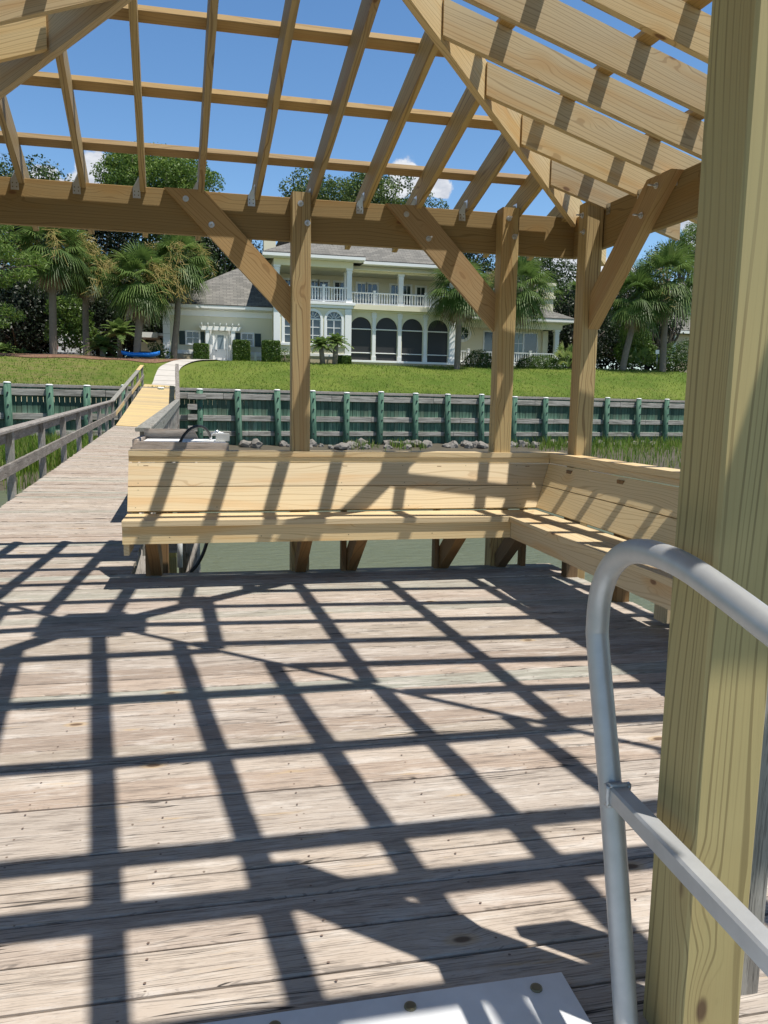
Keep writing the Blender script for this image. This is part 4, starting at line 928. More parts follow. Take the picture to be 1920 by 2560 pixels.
rpoly('roof', [[(XR0-.5, YR-.57, z7), (23.88, YR-.57, z7), (23.88-3.6, YR+3.03, z7+1.75), (XR0-.5, YR+3.03, z7+1.75)], [(23.88, YR-.57, z7), (23.88, YR+7, z7), (23.88-3.6, YR+3.03, z7+1.75)], [(XR0-.5, YR+7, z7), (23.88, YR+7, z7), (20.28, YR+3.03, z7+1.75), (XR0-.5, YR+3.03, z7+1.75)]])
ch = zC(617, 330, 55); hb('chimney', (ch.x-.5, ch.x+.5, 54.6, 55.5, 7.4, 10.0), (ch.x-.6, ch.x+.6, 54.5, 55.6, 9.1, 9.3), (ch.x-.62, ch.x+.62, 54.48, 55.62, 10.0, 10.2), mt=STUCCO)
IRON = plain('black_iron', (.02, .02, .022), .5)
q = MB(); xa, xb = zC(25, 840, YR-1).x, zC(215, 840, YR-1).x
q.tube([(xa, YR-1, 4.0), (xa+.9, YR-1, 4.75), (xb, YR-1, 4.75)], .03, 6); [q.tube([(x, YR-1, 3.5), (x, YR-1, 4.0+min(.75, (x-xa)*.83))], .013, 5) for x in np.linspace(xa, xb, 20)]; q.build('iron_railing', IRON, hs_)
# free-standing bits by the left wing
lv = MB(); x0, x1 = zA(528, 800, 49.3).x, zA(604, 800, 49.3).x
for z in np.arange(3.55, 4.25, .085): lv.board((x0, 49.3, z), (x1, 49.3, z), .02, .055, (0, 1, -.4), .003)
for x in (x0, zA(565, 800, 49.3).x, x1): lv.box(x-.06, x+.06, 49.24, 49.36, 3.4, 4.32)
o = lv.build('louvred_screen', TRIM); tag(o, 'low white louvred screen between two clipped bushes by the door', 'screen')
pot = one('flower_pot', lambda q: q.tube([zA(188, 835, 49.2)+V((0, 0, -.06)), zA(188, 835, 49.2)+V((0, 0, .16))], [.10, .14], 12), plain('terracotta', (.20, .07, .05), .8)); tag(pot, 'small dark red pot at the foot of the left door bush', 'pot')
# --- neighbour house at the right edge
nb = thing('neighbour_house', 'pale pink house with grey roof half hidden behind the right palms', 'house', (33, 60, 3.6))
NW = plain('pink_stucco', (.58, .47, .38), .85, 0, .05, 2); hs0 = hs_; hs_ = nb
n0 = zC(1440, 700, 58).x
hb('wall', (n0, n0+12, 58, 58.3, 3.5, 7.35), (n0+1.2, n0+12, 60, 60.3, 7.3, 10.4), mt=NW); hb('eave', (n0-.5, n0+12, 57.4, 57.5, 7.35, 7.6)); 
rpoly('roof', [[(n0-.5, 57.4, 7.62), (n0+12, 57.4, 7.62), (n0+12, 60, 9.2), (n0+1.0, 60, 9.2)], [(n0+.8, 59.5, 10.5), (n0+12, 59.5, 10.5), (n0+12, 63, 12.2), (n0+4, 63, 12.2)]])
window(zC(1452, 720, 58).x, zC(1484, 720, 58).x, 5.1, 5.9, 57.999, 2, 2, .08); hb('pilaster', (zC(1490, 700, 58).x, zC(1515, 700, 58).x, 57.85, 57.998, 3.5, 7.3))
window(n0+1.8, n0+2.5, 8.3, 9.6, 59.999, 1, 2, .1); hb('shutter', (n0+1.25, n0+1.65, 59.9, 59.998, 8.2, 9.7), mt=SHUT)
hs_ = hs0
# ================================================================== plants
BARK = plain('palm_bark', (.20, .165, .13), .95, 0, .35, 6, .8, 25)
OBARK = plain('tree_bark', (.13, .105, .085), .95, 0, .3, 4, .8, 20)
FROND = leafmat('palm_frond', (.045, .09, .02), (.13, .20, .05), (.28, .32, .11), .3, .5)
DEAD = leafmat('dead_frond', (.19, .14, .09), (.36, .28, .19), (.42, .37, .31), .15, .8)
SEED = leafmat('seed_stalks', (.22, .165, .04), (.37, .28, .085), (.46, .37, .16), .15, .8)
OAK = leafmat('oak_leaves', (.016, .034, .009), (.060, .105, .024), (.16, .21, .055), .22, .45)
PINE = leafmat('pine_needles', (.04, .085, .016), (.12, .20, .035), (.21, .28, .06), .3, .5)
SHADELEAF = leafmat('shade_toned_leaves', (.007, .014, .005), (.018, .034, .010), (.05, .075, .02), .1, .5)  # leaf colour darkened to stand in for the deep shade behind the palms
BUSH = leafmat('bush_leaves', (.035, .075, .012), (.085, .15, .025), (.17, .23, .05), .25, .4)
MOSS = leafmat('spanish_moss', (.16, .15, .12), (.27, .25, .21), None, .2, .9)
def fan(vs, fs, rn, base, dirv, upv, size, nl, spread, droop, tone):
    """one costapalmate leaf: narrow leaflets radiating from the end of the petiole"""
    side = dirv.cross(upv).normalized(); nrm = side.cross(dirv).normalized()
    for i in range(nl):
        a = spread*(2*(i+.5)/nl-1); d = dirv*math.cos(a)+side*math.sin(a)
        L = size*(1-.25*abs(a)/spread)*random.uniform(.85, 1.08); w = .030+.012*random.random()
        d = (d - nrm*.25*abs(math.sin(a))).normalized(); p = d.cross(nrm).normalized()*w
        m_ = base+d*L*.55-V((0, 0, droop*.12*L)); t_ = base+d*L-V((0, 0, droop*.55*L))+nrm*random.uniform(-.05, .05)
        o = len(vs); vs += [base-p*.35, base+p*.35, m_+p, m_-p, t_+p*.12, t_-p*.12]
        fs += [(o, o+1, o+2, o+3), (o+3, o+2, o+4, o+5)]; rn += [tone+random.uniform(-.1, .1)]*6
def palm(label, px, py, cx, cy, Y, R, nf=46, seeds=6, dead=12, lean=None, lowdead=True, tr=.19):
    base = at(px, py, Y); top = at(cx, cy, Y+.2)
    r = thing('palm_tree', label, 'palm tree', base, 'cabbage palms round the house')
    mid = base.lerp(top, .5)+V((random.uniform(-.1, .1), 0, 0))
    one('trunk', lambda q: q.tube(smooth([base-V((0, 0, .3)), base.lerp(mid, .4), mid, top-V((0, 0, .25)), top], 5), [tr*1.25]+[tr*1.12-(.22*tr)*i/20 for i in range(20)], 14), BARK, r)
    vs, fs, rn = [], [], []
    for k in range(nf):
        az = k*2.39996+random.uniform(-.2, .2); u = (k+.5)/nf; el = math.radians(86-126*u**.9+random.uniform(-8, 8))
        d = V((math.cos(az)*math.cos(el), math.sin(az)*math.cos(el), math.sin(el))); Lp = R*random.uniform(.42, .62)
        sag = .10+.25*u; b_ = top+V((0, 0, random.uniform(-.1, .2))); e = b_+d*Lp-V((0, 0, sag*Lp*.4))
        o = len(vs); s = d.cross(V((0, 0, 1))); s = s.normalized()*.02 if s.length > .01 else V((.02, 0, 0))
        vs += [b_-s, b_+s, e+s*.7, e-s*.7]; fs.append((o, o+1, o+2, o+3)); rn += [.35]*4
        d2 = (d-V((0, 0, sag*.8))).normalized(); upv = V((0, 0, 1)) if abs(d2.z) < .9 else V((math.cos(az), math.sin(az), 0))*-1
        fan(vs, fs, rn, e, d2, upv, R*random.uniform(.50, .66), 24, math.radians(100), .35+.8*u, .12+.62*random.random()*(1-.35*u))
    npmesh('crown', [tuple(v) for v in vs], fs, FROND, r, np.clip(rn, 0, 1))
    if dead:
        vs, fs, rn = [], [], []
        for k in range(int(dead*1.7)):
            az = random.uniform(0, 6.283); el = math.radians(random.uniform(-80, -35)); d = V((math.cos(az)*math.cos(el), math.sin(az)*math.cos(el), math.sin(el)))
            b_ = top-V((0, 0, .1)); e = b_+d*R*random.uniform(.3, .55); o = len(vs); s = d.cross(V((0, 0, 1))).normalized()*.02
            vs += [b_-s, b_+s, e+s, e-s]; fs.append((o, o+1, o+2, o+3)); rn += [.3]*4
            fan(vs, fs, rn, e, (d+V((0, 0, -.9))).normalized(), V((math.cos(az), math.sin(az), .2)), R*random.uniform(.32, .5), 13, math.radians(38), .5, random.random())
        npmesh('dead_fronds', [tuple(v) for v in vs], fs, DEAD, r, np.clip(rn, 0, 1))
    if seeds:
        vs, fs, rn = [], [], []
        for k in range(seeds):
            az = random.uniform(0, 6.283); 
            for j in range(120):
                t_ = random.random(); out = R*(.35+.75*t_); sp = .09+.12*t_
                c_ = top+V((math.cos(az)*out, math.sin(az)*out, R*(.45*math.sin(t_*2.4)-.75*t_**2.2+.08)))+V((random.gauss(0, sp), random.gauss(0, sp), random.gauss(0, sp*.8)))
                d = V((random.gauss(0, 1), random.gauss(0, 1), random.gauss(-.8, 1))).normalized(); s = d.orthogonal().normalized()*.009; L = random.uniform(.25, .55); o = len(vs)
                vs += [c_-s, c_+s, c_+d*L+s, c_+d*L-s]; fs.append((o, o+1, o+2, o+3)); rn += [random.random()]*4
        npmesh('seed_sprays', [tuple(v) for v in vs], fs, SEED, r, rn)
    return r
DENS = 3.6
def leaves(name, blobs, n, size, material, parent, aspect=.55, flat=.0, shell=.55):
    """leaf clumps: blobs = [(centre, rx, ry, rz, tone)]; n leaves per unit of blob surface"""
    VS, RN = [], []
    for c_, rx, ry, rz, tone in blobs:
        k = int(n*DENS*(rx*ry+rx*rz+ry*rz)/3*12.6)
        if k < 4: continue
        d = RNG.normal(size=(k, 3)); d /= np.linalg.norm(d, axis=1)[:, None]
        rad = (shell+(1.06-shell)*RNG.random((k, 1))**.6)*(1+.18*np.sin(d[:, :1]*7+d[:, 1:2]*5+c_[0])*np.cos(d[:, 2:]*6+c_[1]))
        p = np.array(c_)+d*rad*np.array([rx, ry, rz])
        nn = d*.7+RNG.normal(size=(k, 3))*.75+np.array([0, 0, .35]); nn /= np.linalg.norm(nn, axis=1)[:, None]
        a = np.cross(nn, RNG.normal(size=(k, 3))); a /= np.linalg.norm(a, axis=1)[:, None]; b_ = np.cross(nn, a)
        s = size*.70*RNG.uniform(.6, 1.25, (k, 1)); a *= s/2; b_ *= s*aspect/2
        VS.append(np.stack([p-a, p-a*.1+b_, p+a, p-a*.1-b_], 1).reshape(-1, 3)); RN.append(np.repeat(np.clip(tone+RNG.normal(0, .2, k), 0, 1), 4))
    vs = np.concatenate(VS); fs = np.arange(len(vs)).reshape(-1, 4); return npmesh(name, vs, fs, material, parent, np.concatenate(RN))
def crown_blobs(c, rx, ry, rz, n, r0, r1, bottom=-.5, tone=.4):
    out = []
    for i in range(n):
        d = V((random.gauss(0, 1), random.gauss(0, 1), random.gauss(0, 1))).normalized(); d.z = max(d.z, bottom)
        f = random.uniform(.45, .95); p = V((c.x+d.x*rx*f, c.y+d.y*ry*f, c.z+d.z*rz*f)); r = random.uniform(r0, r1)
        out.append((tuple(p), r*1.15, r*1.1, r*.8, tone+random.uniform(-.18, .18)))
    return out
def tree(name, label, cx, cy, Y, rx, rz, nb, r0, r1, n=5., size=.34, material=None, tone=.4, group=None, bottom=-.5, zg=3.7, tx=0, extra=None, trunk_r=.35, aspect=.55, moss=0):
    c = at(cx, cy, Y); base = V((c.x+tx, Y, zg)); r = thing(name, label, 'tree', base, group)
    bl = crown_blobs(c, rx, rx*.8, rz, nb, r0, r1, bottom, tone)
    for e in (extra or []): 
        p = at(e[0], e[1], Y+e[4] if len(e) > 4 else Y); bl.append((tuple(p), e[2], e[2]*.8, e[3], tone+random.uniform(-.1, .15)))
    q = MB(); fork = base.lerp(c, .45)
    q.tube(smooth([base-V((0, 0, .5)), base.lerp(fork, .5)+V((random.uniform(-.3, .3), 0, 0)), fork, c], 4), [trunk_r*(1.2-.09*i) for i in range(13)], 10)
    for b_ in bl[::max(1, len(bl)//14)]:
        e = V(b_[0]); mm = fork.lerp(e, .55)+V((random.uniform(-.4, .4), random.uniform(-.4, .4), -.4)); q.tube(smooth([fork, mm, e], 4), [trunk_r*(.45-.045*i) for i in range(9)], 6)
    q.build('trunk', OBARK, r)
    leaves('crown', bl, n, size, material or OAK, r, aspect)
    if moss:
        pts = []
        for k in range(moss):
            b_ = random.choice(bl); c_ = V(b_[0])+V((random.gauss(0, b_[1]*.5), -b_[2]*.5, -b_[3]*.7))
            for j in range(26): pts.append(c_+V((random.gauss(0, .14), random.gauss(0, .14), -random.random()*1.1)))
        leaves('moss', [(tuple(p), .10, .10, .25, .5) for p in pts], 60, .12, MOSS, r, .3)
    return r
# palms: base px, crown px
palm('tall palm with golden seed stalks and pale grey trunk, leftmost of the palms', 134, 896, 132, 622, 47.0, 2.35, 50, 6, 14)
palm('palm with short frayed crown between the leftmost palm and the sago', 216, 896, 214, 672, 49.5, 1.9, 34, 2, 14, tr=.17)
palm('palm drooping with golden seed stalks standing behind the blue kayak', 341, 899, 350, 706, 46.6, 2.25, 54, 8, 18)
palm('palm in front of the left wing wall, right of the kayak', 433, 904, 446, 655, 48.2, 2.1, 46, 4, 14, tr=.17)
palm('palm before the right end of the screened arcade', 1142, 923, 1150, 720, 46.5, 2.2, 46, 0, 22, tr=.17)
palm('palm with shaggy brown skirt hiding behind the middle brace post', 1262, 922, 1300, 722, 47.5, 2.45, 52, 4, 26)
palm('palm with slanting trunk just right of the corner post', 1556, 916, 1592, 745, 47.5, 2.3, 46, 2, 18)
palm('palm with tall bright crown near the pink house', 1656, 922, 1668, 700, 47.5, 2.75, 56, 3, 14)
palm('small palm crown rising over the right end of the porch roof', 1420, 900, 1452, 752, 58, 1.9, 36, 0, 4)
palm('low palm crown between the porch roof and the corner post palm', 1375, 900, 1395, 765, 60, 1.8, 30, 0, 4)
def sago(label, px, py, Y, R, H_, nf=26, n_trunks=1, name='sago_palm'):
    base = at(px, py, Y); r = thing(name, label, 'shrub', base, None)
    vs, fs, rn = [], [], []; q = MB()
    for tnk in range(n_trunks):
        top = base+V(((tnk-(n_trunks-1)/2)*.95, tnk*.3, H_*(1+.25*tnk))); q.tube([base+V(((tnk-(n_trunks-1)/2)*.7, 0, -.2)), top], [.17, .14], 10)
        for k in range(nf):
            az = k*2.39996; el = math.radians(78-80*(k+.5)/nf); L = R*random.uniform(.85, 1.1); prev = top; d0 = V((math.cos(az)*math.cos(el), math.sin(az)*math.cos(el), math.sin(el))); sd = V((-math.sin(az), math.cos(az), 0))
            for j in range(9):
                t_ = (j+1)/9; p = top+d0*L*t_-V((0, 0, .45*L*t_*t_)); w = .17*R*math.sin(math.pi*min(.96, .12+t_*.9))+.03
                o = len(vs); dn = V((0, 0, -.05)); vs += [prev, p, p+sd*w+dn, prev+sd*w*.9+dn, p-sd*w+dn, prev-sd*w*.9+dn]; fs += [(o, o+1, o+2, o+3), (o+1, o, o+5, o+4)]; rn += [random.uniform(.15, .8)]*6; prev = p+(p-prev)*.12
    q.build('trunk', BARK, r); npmesh('fronds', [tuple(v) for v in vs], fs, FROND, r, rn); return r
sago('single sago palm with stiff arching fronds before the white car', 257, 900, 48, 1.35, .75, 26)
sago('sago palm behind the kayak palm trunk with drooping dark fronds', 300, 890, 52, 1.7, 1.4, 24)
sago('twin trunked sago palm below the arched windows of the house', 822, 905, 46.8, 1.05, .95, 30, 2)
sago('dark spiky yucca in the left corner under the pine', 12, 895, 46.5, .95, .35, 26, 1, 'yucca')
sago('dark spiky yucca on the mulch right of the leftmost one', 50, 897, 47, .8, .2, 22, 1, 'yucca')
def fanshrub(label, px, py, Y, R, n=16):
    base = at(px, py, Y); r = thing('fan_palm', label, 'shrub', base); vs, fs, rn = [], [], []
    for k in range(n):
        az = k*2.39996; el = math.radians(80-72*(k+.5)/n); d = V((math.cos(az)*math.cos(el), math.sin(az)*math.cos(el), math.sin(el))); b_ = base; e = b_+d*R*random.uniform(.65, 1.); o = len(vs); s = d.cross(V((0, 0, 1))).normalized()*.015
        vs += [b_-s, b_+s, e+s, e-s]; fs.append((o, o+1, o+2, o+3)); rn += [.4]*4
        fan(vs, fs, rn, e, (d+V((0, 0, .1))).normalized(), V((0, 0, 1)), R*.42, 13, math.radians(125), .3, random.uniform(.55, .9))
    npmesh('fronds', [tuple(v) for v in vs], fs, FROND, r, np.clip(rn, 0, 1)); return r
fanshrub('pale green fan palm shrub at the right end of the porch', 1420, 918, 48.3, 1.35, 22)
fanshrub('low fan palm at the foot of the corner post palm', 1600, 918, 49, 1.1, 18)
def bush(label, pts, n=120, size=.11, tone=.45, name='bush', material=None, Y=None):
    """pts: (px, py, rx, rz) blobs in the same bush"""
    c = at(pts[0][0], pts[0][1], Y); r = thing(name, label, 'bush', (c.x, Y, ground(c.x, Y)))
    bl = [(tuple(at(p[0], p[1], Y)), p[2], min(p[2], .8), p[3], tone) for p in pts]; leaves('foliage', bl, n, size, material or BUSH, r, .6, 0, .82)
    core = MB()
    for b_ in bl: core.tube([V(b_[0])-V((0, 0, b_[3]+.2)), V(b_[0])+V((0, 0, b_[3]*.3))], .05, 6)
    core.build('stem', OBARK, r); return r
def hedge_block(label, x0, x1, y0, y1, Y, zf):
    a, c = zf(x0, y0, Y), zf(x1, y1, Y); bl = []; w = (c.x-a.x)/2; h = (a.z-c.z)/2; cx, cz = (a.x+c.x)/2, (a.z+c.z)/2
    r = thing('clipped_bush', label, 'bush', (cx, Y, c.z))
    k = 11000; p = RNG.uniform(-1, 1, (k, 3)); ax = RNG.integers(0, 3, k); p[np.arange(k), ax] = np.sign(p[np.arange(k), ax])*RNG.uniform(.84, 1.05, k)
    th = np.linalg.norm(p, axis=1)[:, None]; p = p*np.where(th > 1.45, 1.45/th, 1)
    P = p*np.array([w, w*.8, h])*.96+np.array([cx, Y, cz]); nn = p*.6+RNG.normal(size=(k, 3))*.7; nn /= np.linalg.norm(nn, axis=1)[:, None]
    a_ = np.cross(nn, RNG.normal(size=(k, 3))); a_ /= np.linalg.norm(a_, axis=1)[:, None]; b_ = np.cross(nn, a_); s = RNG.uniform(.05, .12, (k, 1)); a_ *= s/2; b_ *= s*.33
    vs = np.stack([P-a_, P+b_, P+a_, P-b_], 1).reshape(-1, 3); npmesh('foliage', vs, np.arange(len(vs)).reshape(-1, 4), BUSH, r, np.repeat(np.clip(RNG.normal(.45, .22, k), 0, 1), 4))
    q = MB(); q.tube([(cx, Y, c.z-.2), (cx, Y, cz)], .05, 6); q.build('stem', OBARK, r); return r
hedge_block('tall clipped bush on the left side of the white door', 198, 291, 708, 838, 49.1, zA)
hedge_block('tall clipped bush on the right side of the white door', 430, 533, 688, 836, 49.1, zA)
hedge_block('clipped bush at the corner between wing and main house', 604, 711, 690, 828, 47.6, zA)
hedge_block('low clipped bush beside the twin sago palm', 1042, 1128, 780, 840, 47.6, zA)
bush('small leafy bush left of the middle post foot', [(712, 893, .42, .45)], Y=47.8)
bush('wide rounded dark clipped hedge before the porch railing', [(1330, 915, 1.0, .62), (1365, 915, 1.0, .62), (1385, 917, .6, .55), (1312, 917, .55, .5)], 190, .10, .32, 'rounded_hedge', Y=48.5)
bush('dark bush beside the black iron railing steps', [(1195, 907, .85, .75), (1215, 910, .6, .6)], 130, .12, .12, Y=48.6)
bush('loose leafy dark shrub right of the kayak', [(400, 878, .45, .35), (385, 868, .35, .25), (412, 892, .45, .4)], 40, .16, .2, Y=48.0)
bush('light green leafy bush between the two leftmost palm trunks', [(178, 790, 1.1, 1.2), (160, 830, 1.1, 1.0), (200, 835, 1., 1.0), (150, 770, .8, .7)], 40, .22, .5, Y=53)
bush('light green tall shrub between the two right palm trunks', [(1590, 848, 1.0, 1.0), (1570, 878, .9, .8), (1608, 880, .9, .8), (1575, 830, .6, .6)], 45, .22, .55, Y=51.5)
bush('dark low hedge at the foot of the pink house', [(1690, 895, 1.3, 1.0), (1725, 890, 1.3, 1.1), (1665, 905, .9, .7)], 60, .16, .2, Y=51)
# trees behind (each a thing)
G1 = 'trees standing behind the house'
tree('oak_tree', 'dark oak at the far left behind the leftmost palm', 40, 690, 60, 5.5, 6.5, 34, 1.5, 2.4, 4.5, .36, SHADELEAF, .25, G1)
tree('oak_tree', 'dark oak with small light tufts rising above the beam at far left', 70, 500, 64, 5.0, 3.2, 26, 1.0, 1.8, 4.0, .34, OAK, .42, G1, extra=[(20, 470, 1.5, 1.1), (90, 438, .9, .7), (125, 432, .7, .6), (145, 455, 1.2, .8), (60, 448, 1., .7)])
tree('oak_tree', 'dark oak filling the gap behind the second and third palms', 235, 640, 62, 5.2, 6.0, 34, 1.5, 2.3, 4.5, .36, SHADELEAF, .22, G1)
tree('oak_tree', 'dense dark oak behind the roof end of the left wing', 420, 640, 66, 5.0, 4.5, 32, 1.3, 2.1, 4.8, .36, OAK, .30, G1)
tree('oak_tree', 'dark oak showing between the left brace and the chimney', 560, 640, 68, 3.6, 3.0, 22, 1.1, 1.8, 4.5, .34, SHADELEAF, .28, G1, extra=[(610, 590, 1.6, 1.1)])
tree('oak_tree', 'dark shaded oak low behind the car and sago palms', 270, 800, 60, 6.5, 3.0, 30, 1.3, 2.0, 4.5, .34, SHADELEAF, .10, G1)
tree('oak_tree', 'dark shaded oak low at the far left edge', 40, 810, 57, 4.5, 3.2, 26, 1.2, 1.9, 4.5, .34, SHADELEAF, .10, G1)
tree('pine_tree', 'large round topped pine above the beam left of the first brace', 395, 470, 78, 5.6, 3.6, 40, 1.0, 1.7, 13.0, .40, PINE, .5, None, -.4, aspect=.40,
     extra=[(265, 430, 1.3, 1.), (300, 400, 1.5, 1.1), (345, 392, 1.6, 1.2), (400, 396, 1.6, 1.2), (450, 410, 1.5, 1.1), (490, 440, 1.5, 1.1), (525, 455, 1.3, 1.)], trunk_r=.4)
tree('oak_tree', 'broad light green oak above the beam between the two braces', 900, 520, 76, 7.0, 2.6, 46, 1.0, 1.6, 8.0, .36, OAK, .62, None, -.5, extra=[(730, 470, 1.2, .9), (765, 440, 1.3, .9), (800, 455, 1.3, .9), (850, 470, 1.2, .9), (950, 455, 1.4, 1.), (1000, 450, 1.3, 1.), (1050, 490, 1.3, .9), (1095, 520, 1.1, .8), (905, 490, 1.2, .9)])
tree('oak_tree', 'oak with grey moss spreading over the porch roof', 1300, 690, 68, 4.6, 3.0, 34, .9, 1.5, 4.2, .34, OAK, .30, None, -.6, extra=[(1390, 665, 1.4, 1.1), (1415, 680, 1.1, .8), (1385, 720, 1.2, 1.), (1350, 650, 1.3, 1.), (1250, 660, 1.5, 1.2), (1390, 760, 1.4, 1.2)], moss=26)
tree('oak_tree', 'dark oak seen between the house roof and the second brace', 1160, 670, 70, 3.4, 2.4, 24, 1.0, 1.6, 4.4, .34, SHADELEAF, .25, G1)
tree('oak_tree', 'dark leafy tree between the porch and the corner post', 1440, 835, 56, 2.6, 3.2, 26, .9, 1.5, 5.0, .30, SHADELEAF, .16, G1)
tree('oak_tree', 'dark leafy tree behind the corner post palm', 1560, 830, 58, 4.0, 3.4, 30, 1.0, 1.7, 5.0, .30, SHADELEAF, .12, G1)
tree('oak_tree', 'dark leafy tree before the pink house wall', 1665, 800, 55.5, 1.9, 1.6, 16, .5, .9, 5.0, .24, SHADELEAF, .2, G1)
tree('oak_tree', 'dark leafy tree rising behind the tall right palm', 1690, 655, 70, 3.0, 2.2, 20, .8, 1.4, 4.5, .32, SHADELEAF, .40, G1)
# far tree line right behind everything, one tree after another
for k, (px, py, Y, rx) in enumerate([(-60, 760, 70, 6), (130, 770, 72, 6), (330, 760, 74, 6), (520, 770, 74, 6), (1480, 820, 76, 6), (1620, 820, 74, 6), (1780, 800, 72, 7)]):
    tree('oak_tree', ['far dark tree closing the view left of the house', 'far dark tree closing the view right of the house'][px > 900], px, py, Y, rx, 4.5, 26, 1.6, 2.4, 3.6, .40, SHADELEAF, .25, ['far trees left of the house', 'far trees right of the house'][px > 900])
def near_pine(label, px, py, Y, clumps, tx, n=9., size=.30):
    c = at(px, py, Y); base = V((c.x+tx, Y, 3.5)); r = thing('pine_tree', label, 'tree', base); q = MB(); hgt = V((base.x, Y, c.z+3)); q.tube([base-V((0, 0, .5)), hgt], [.3, .14], 12); bl = []
    for (x, y, rx, rz) in clumps:
        p = at(x, y, Y+random.uniform(-.8, .8)); bl.append((tuple(p), rx, rx*.8, rz, .58)); q.tube(smooth([V((base.x, Y, p.z-.6)), V(((base.x+p.x)/2, Y, p.z-.4)), p], 3), [.08, .07, .06, .05, .04, .03, .02], 6)
    q.build('trunk', OBARK, r); leaves('crown', bl, n, size, PINE, r, .2, 0, .2); return r
near_pine('bright green pine reaching in from the left edge', -10, 660, 44, [(5, 630, .8, .5), (45, 650, .75, .42), (85, 645, .6, .38), (105, 662, .45, .32), (25, 690, .75, .36), (65, 685, .6, .36), (5, 708, .6, .3), (8, 775, .6, .36), (40, 790, .5, .3), (0, 808, .55, .3), (5, 560, .6, .4), (-40, 600, 1.6, 1.)], -3.2, 26, .34)
near_pine('pine branch tips showing beside the near post at upper right', 1760, 600, 52, [(1712, 590, .55, .5), (1705, 612, .45, .35), (1722, 620, .5, .35), (1740, 575, .9, .7), (1770, 600, 1.1, .9), (1725, 640, .5, .3)], 3, 50, .30)
# dense undergrowth closing the view below the crowns, shade put into its leaf colour
def undergrowth(x0, x1, Y, zt):
    bl = []; X = x0
    while X < x1:
        for z in np.arange(3.9, zt, 1.1): bl.append(((X+random.uniform(-.6, .6), Y+random.uniform(-1.2, 1.2), z+random.uniform(-.3, .3)), 1.5, 1.1, 1.1, .1+random.uniform(-.08, .1)))
        X += 1.7
    o = leaves('undergrowth', bl, 5.0, .42, SHADELEAF, None); o['kind'] = 'stuff'
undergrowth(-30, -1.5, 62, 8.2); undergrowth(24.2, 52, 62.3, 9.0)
# ================================================================== kayak, car, shelter, sign
kb = at(352, 908, 46.6); kz = ground(kb.x, 46.6)+.05
kk = thing('kayak', 'blue sit in kayak lying on the mulch edge', 'kayak', (kb.x, 46.6, kz))
BLUE = plain('blue_plastic', (.015, .24, .80), .35, 0, .05, 3)
q = MB(); N = 16; L = 2.15; ring = []
ang = math.radians(-14); ca, sa = math.cos(ang), math.sin(ang)
for i in range(N+1):
    t_ = i/N; s = (t_-.5)*L; w = .37*math.sin(math.pi*min(.985, max(.015, t_)))**.62; h = .17; rise = .16*abs(2*t_-1)**3
    for (fx, fz) in ((0, 0), (.6, .02), (.95, .5), (1, .85), (.75, 1.02), (0, 1.22), (-.75, 1.02), (-1, .85), (-.95, .5), (-.6, .02)):
        lx, ly = s, fx*w; ring.append((kb.x+lx*ca-ly*sa, 46.6+lx*sa+ly*ca, kz+fz*h*(1 if fz < .9 else 1+.35*math.sin(math.pi*t_))+rise))
fs = [(i*10+k, i*10+(k+1) % 10, (i+1)*10+(k+1) % 10, (i+1)*10+k) for i in range(N) for k in range(10)]+[tuple(range(9, -1, -1)), tuple(N*10+k for k in range(10))]
q.add(ring, fs, None, .5, smooth=True); q.build('hull', BLUE, kk)
q = MB(); P = [(kb.x+(.28+.36*math.cos(a))*ca-.2*math.sin(a)*sa, 46.6+(.28+.36*math.cos(a))*sa+.2*math.sin(a)*ca, kz+.275) for a in np.linspace(0, 6.283, 20)]
q.tube(P, .035, 8, False); q.add(P[:-1], [tuple(range(19))]); q.build('cockpit', BLACK, kk)
# white car, seen from behind through the fronds
cx0 = at(180, 870, 55).x; car = thing('parked_car', 'white car parked in the shade behind the sago palm', 'car', (cx0, 56, 3.72)); CW = plain('white_car_paint', (.78, .79, .80), .25); zc = 3.72
def loft(q, secs, smooth_=False):
    """secs: list of (y, [(x, z)...]) rings"""
    n = len(secs[0][1]); vs = [(cx0+x, y, zc+z) for y, R_ in secs for x, z in R_]; fs = [(i*n+k, i*n+(k+1) % n, (i+1)*n+(k+1) % n, (i+1)*n+k) for i in range(len(secs)-1) for k in range(n)]+[tuple(range(n)), tuple((len(secs)-1)*n+k for k in range(n-1, -1, -1))]
    q.add(vs, fs, None, .5)
lo = [(-.93, .35), (-.96, .7), (-.92, 1.02), (-.80, 1.08), (.80, 1.08), (.92, 1.02), (.96, .7), (.93, .35)]
q = MB(); loft(q, [(54.6, [(x*.94, z) for x, z in lo]), (54.75, lo), (58.6, lo), (58.9, [(x*.9, z*.9) for x, z in lo])]); up_ = [(-.84, 1.08), (-.80, 1.3), (-.70, 1.66), (-.6, 1.72), (.6, 1.72), (.70, 1.66), (.80, 1.3), (.84, 1.08)]
loft(q, [(54.72, [(x, z if z < 1.2 else 1.1+(z-1.1)*.9) for x, z in up_]), (55.05, up_), (57.0, up_), (57.9, [(x*.97, 1.08+(z-1.08)*.1) for x, z in up_])]); q.build('body', CW, car)
q = MB(); q.add([(cx0-.66, 54.83, zc+1.16), (cx0+.66, 54.83, zc+1.16), (cx0+.58, 54.99, zc+1.60), (cx0-.58, 54.99, zc+1.60)], [(0, 1, 2, 3)]); q.build('rear_window', GLASS, car)
for s in (-1, 1):
    one('tail_light', lambda q: q.box(cx0+s*.78, cx0+s*.90, 54.56, 54.62, zc+.72, zc+1.0), plain('red_lens', (.35, .02, .02), .3), car)
    for y in (55.5, 58.0): one('wheel', lambda q: q.tube([(cx0+s*.78, y, zc+.34), (cx0+s*.98, y, zc+.34)], .34, 18), BLACK, car)
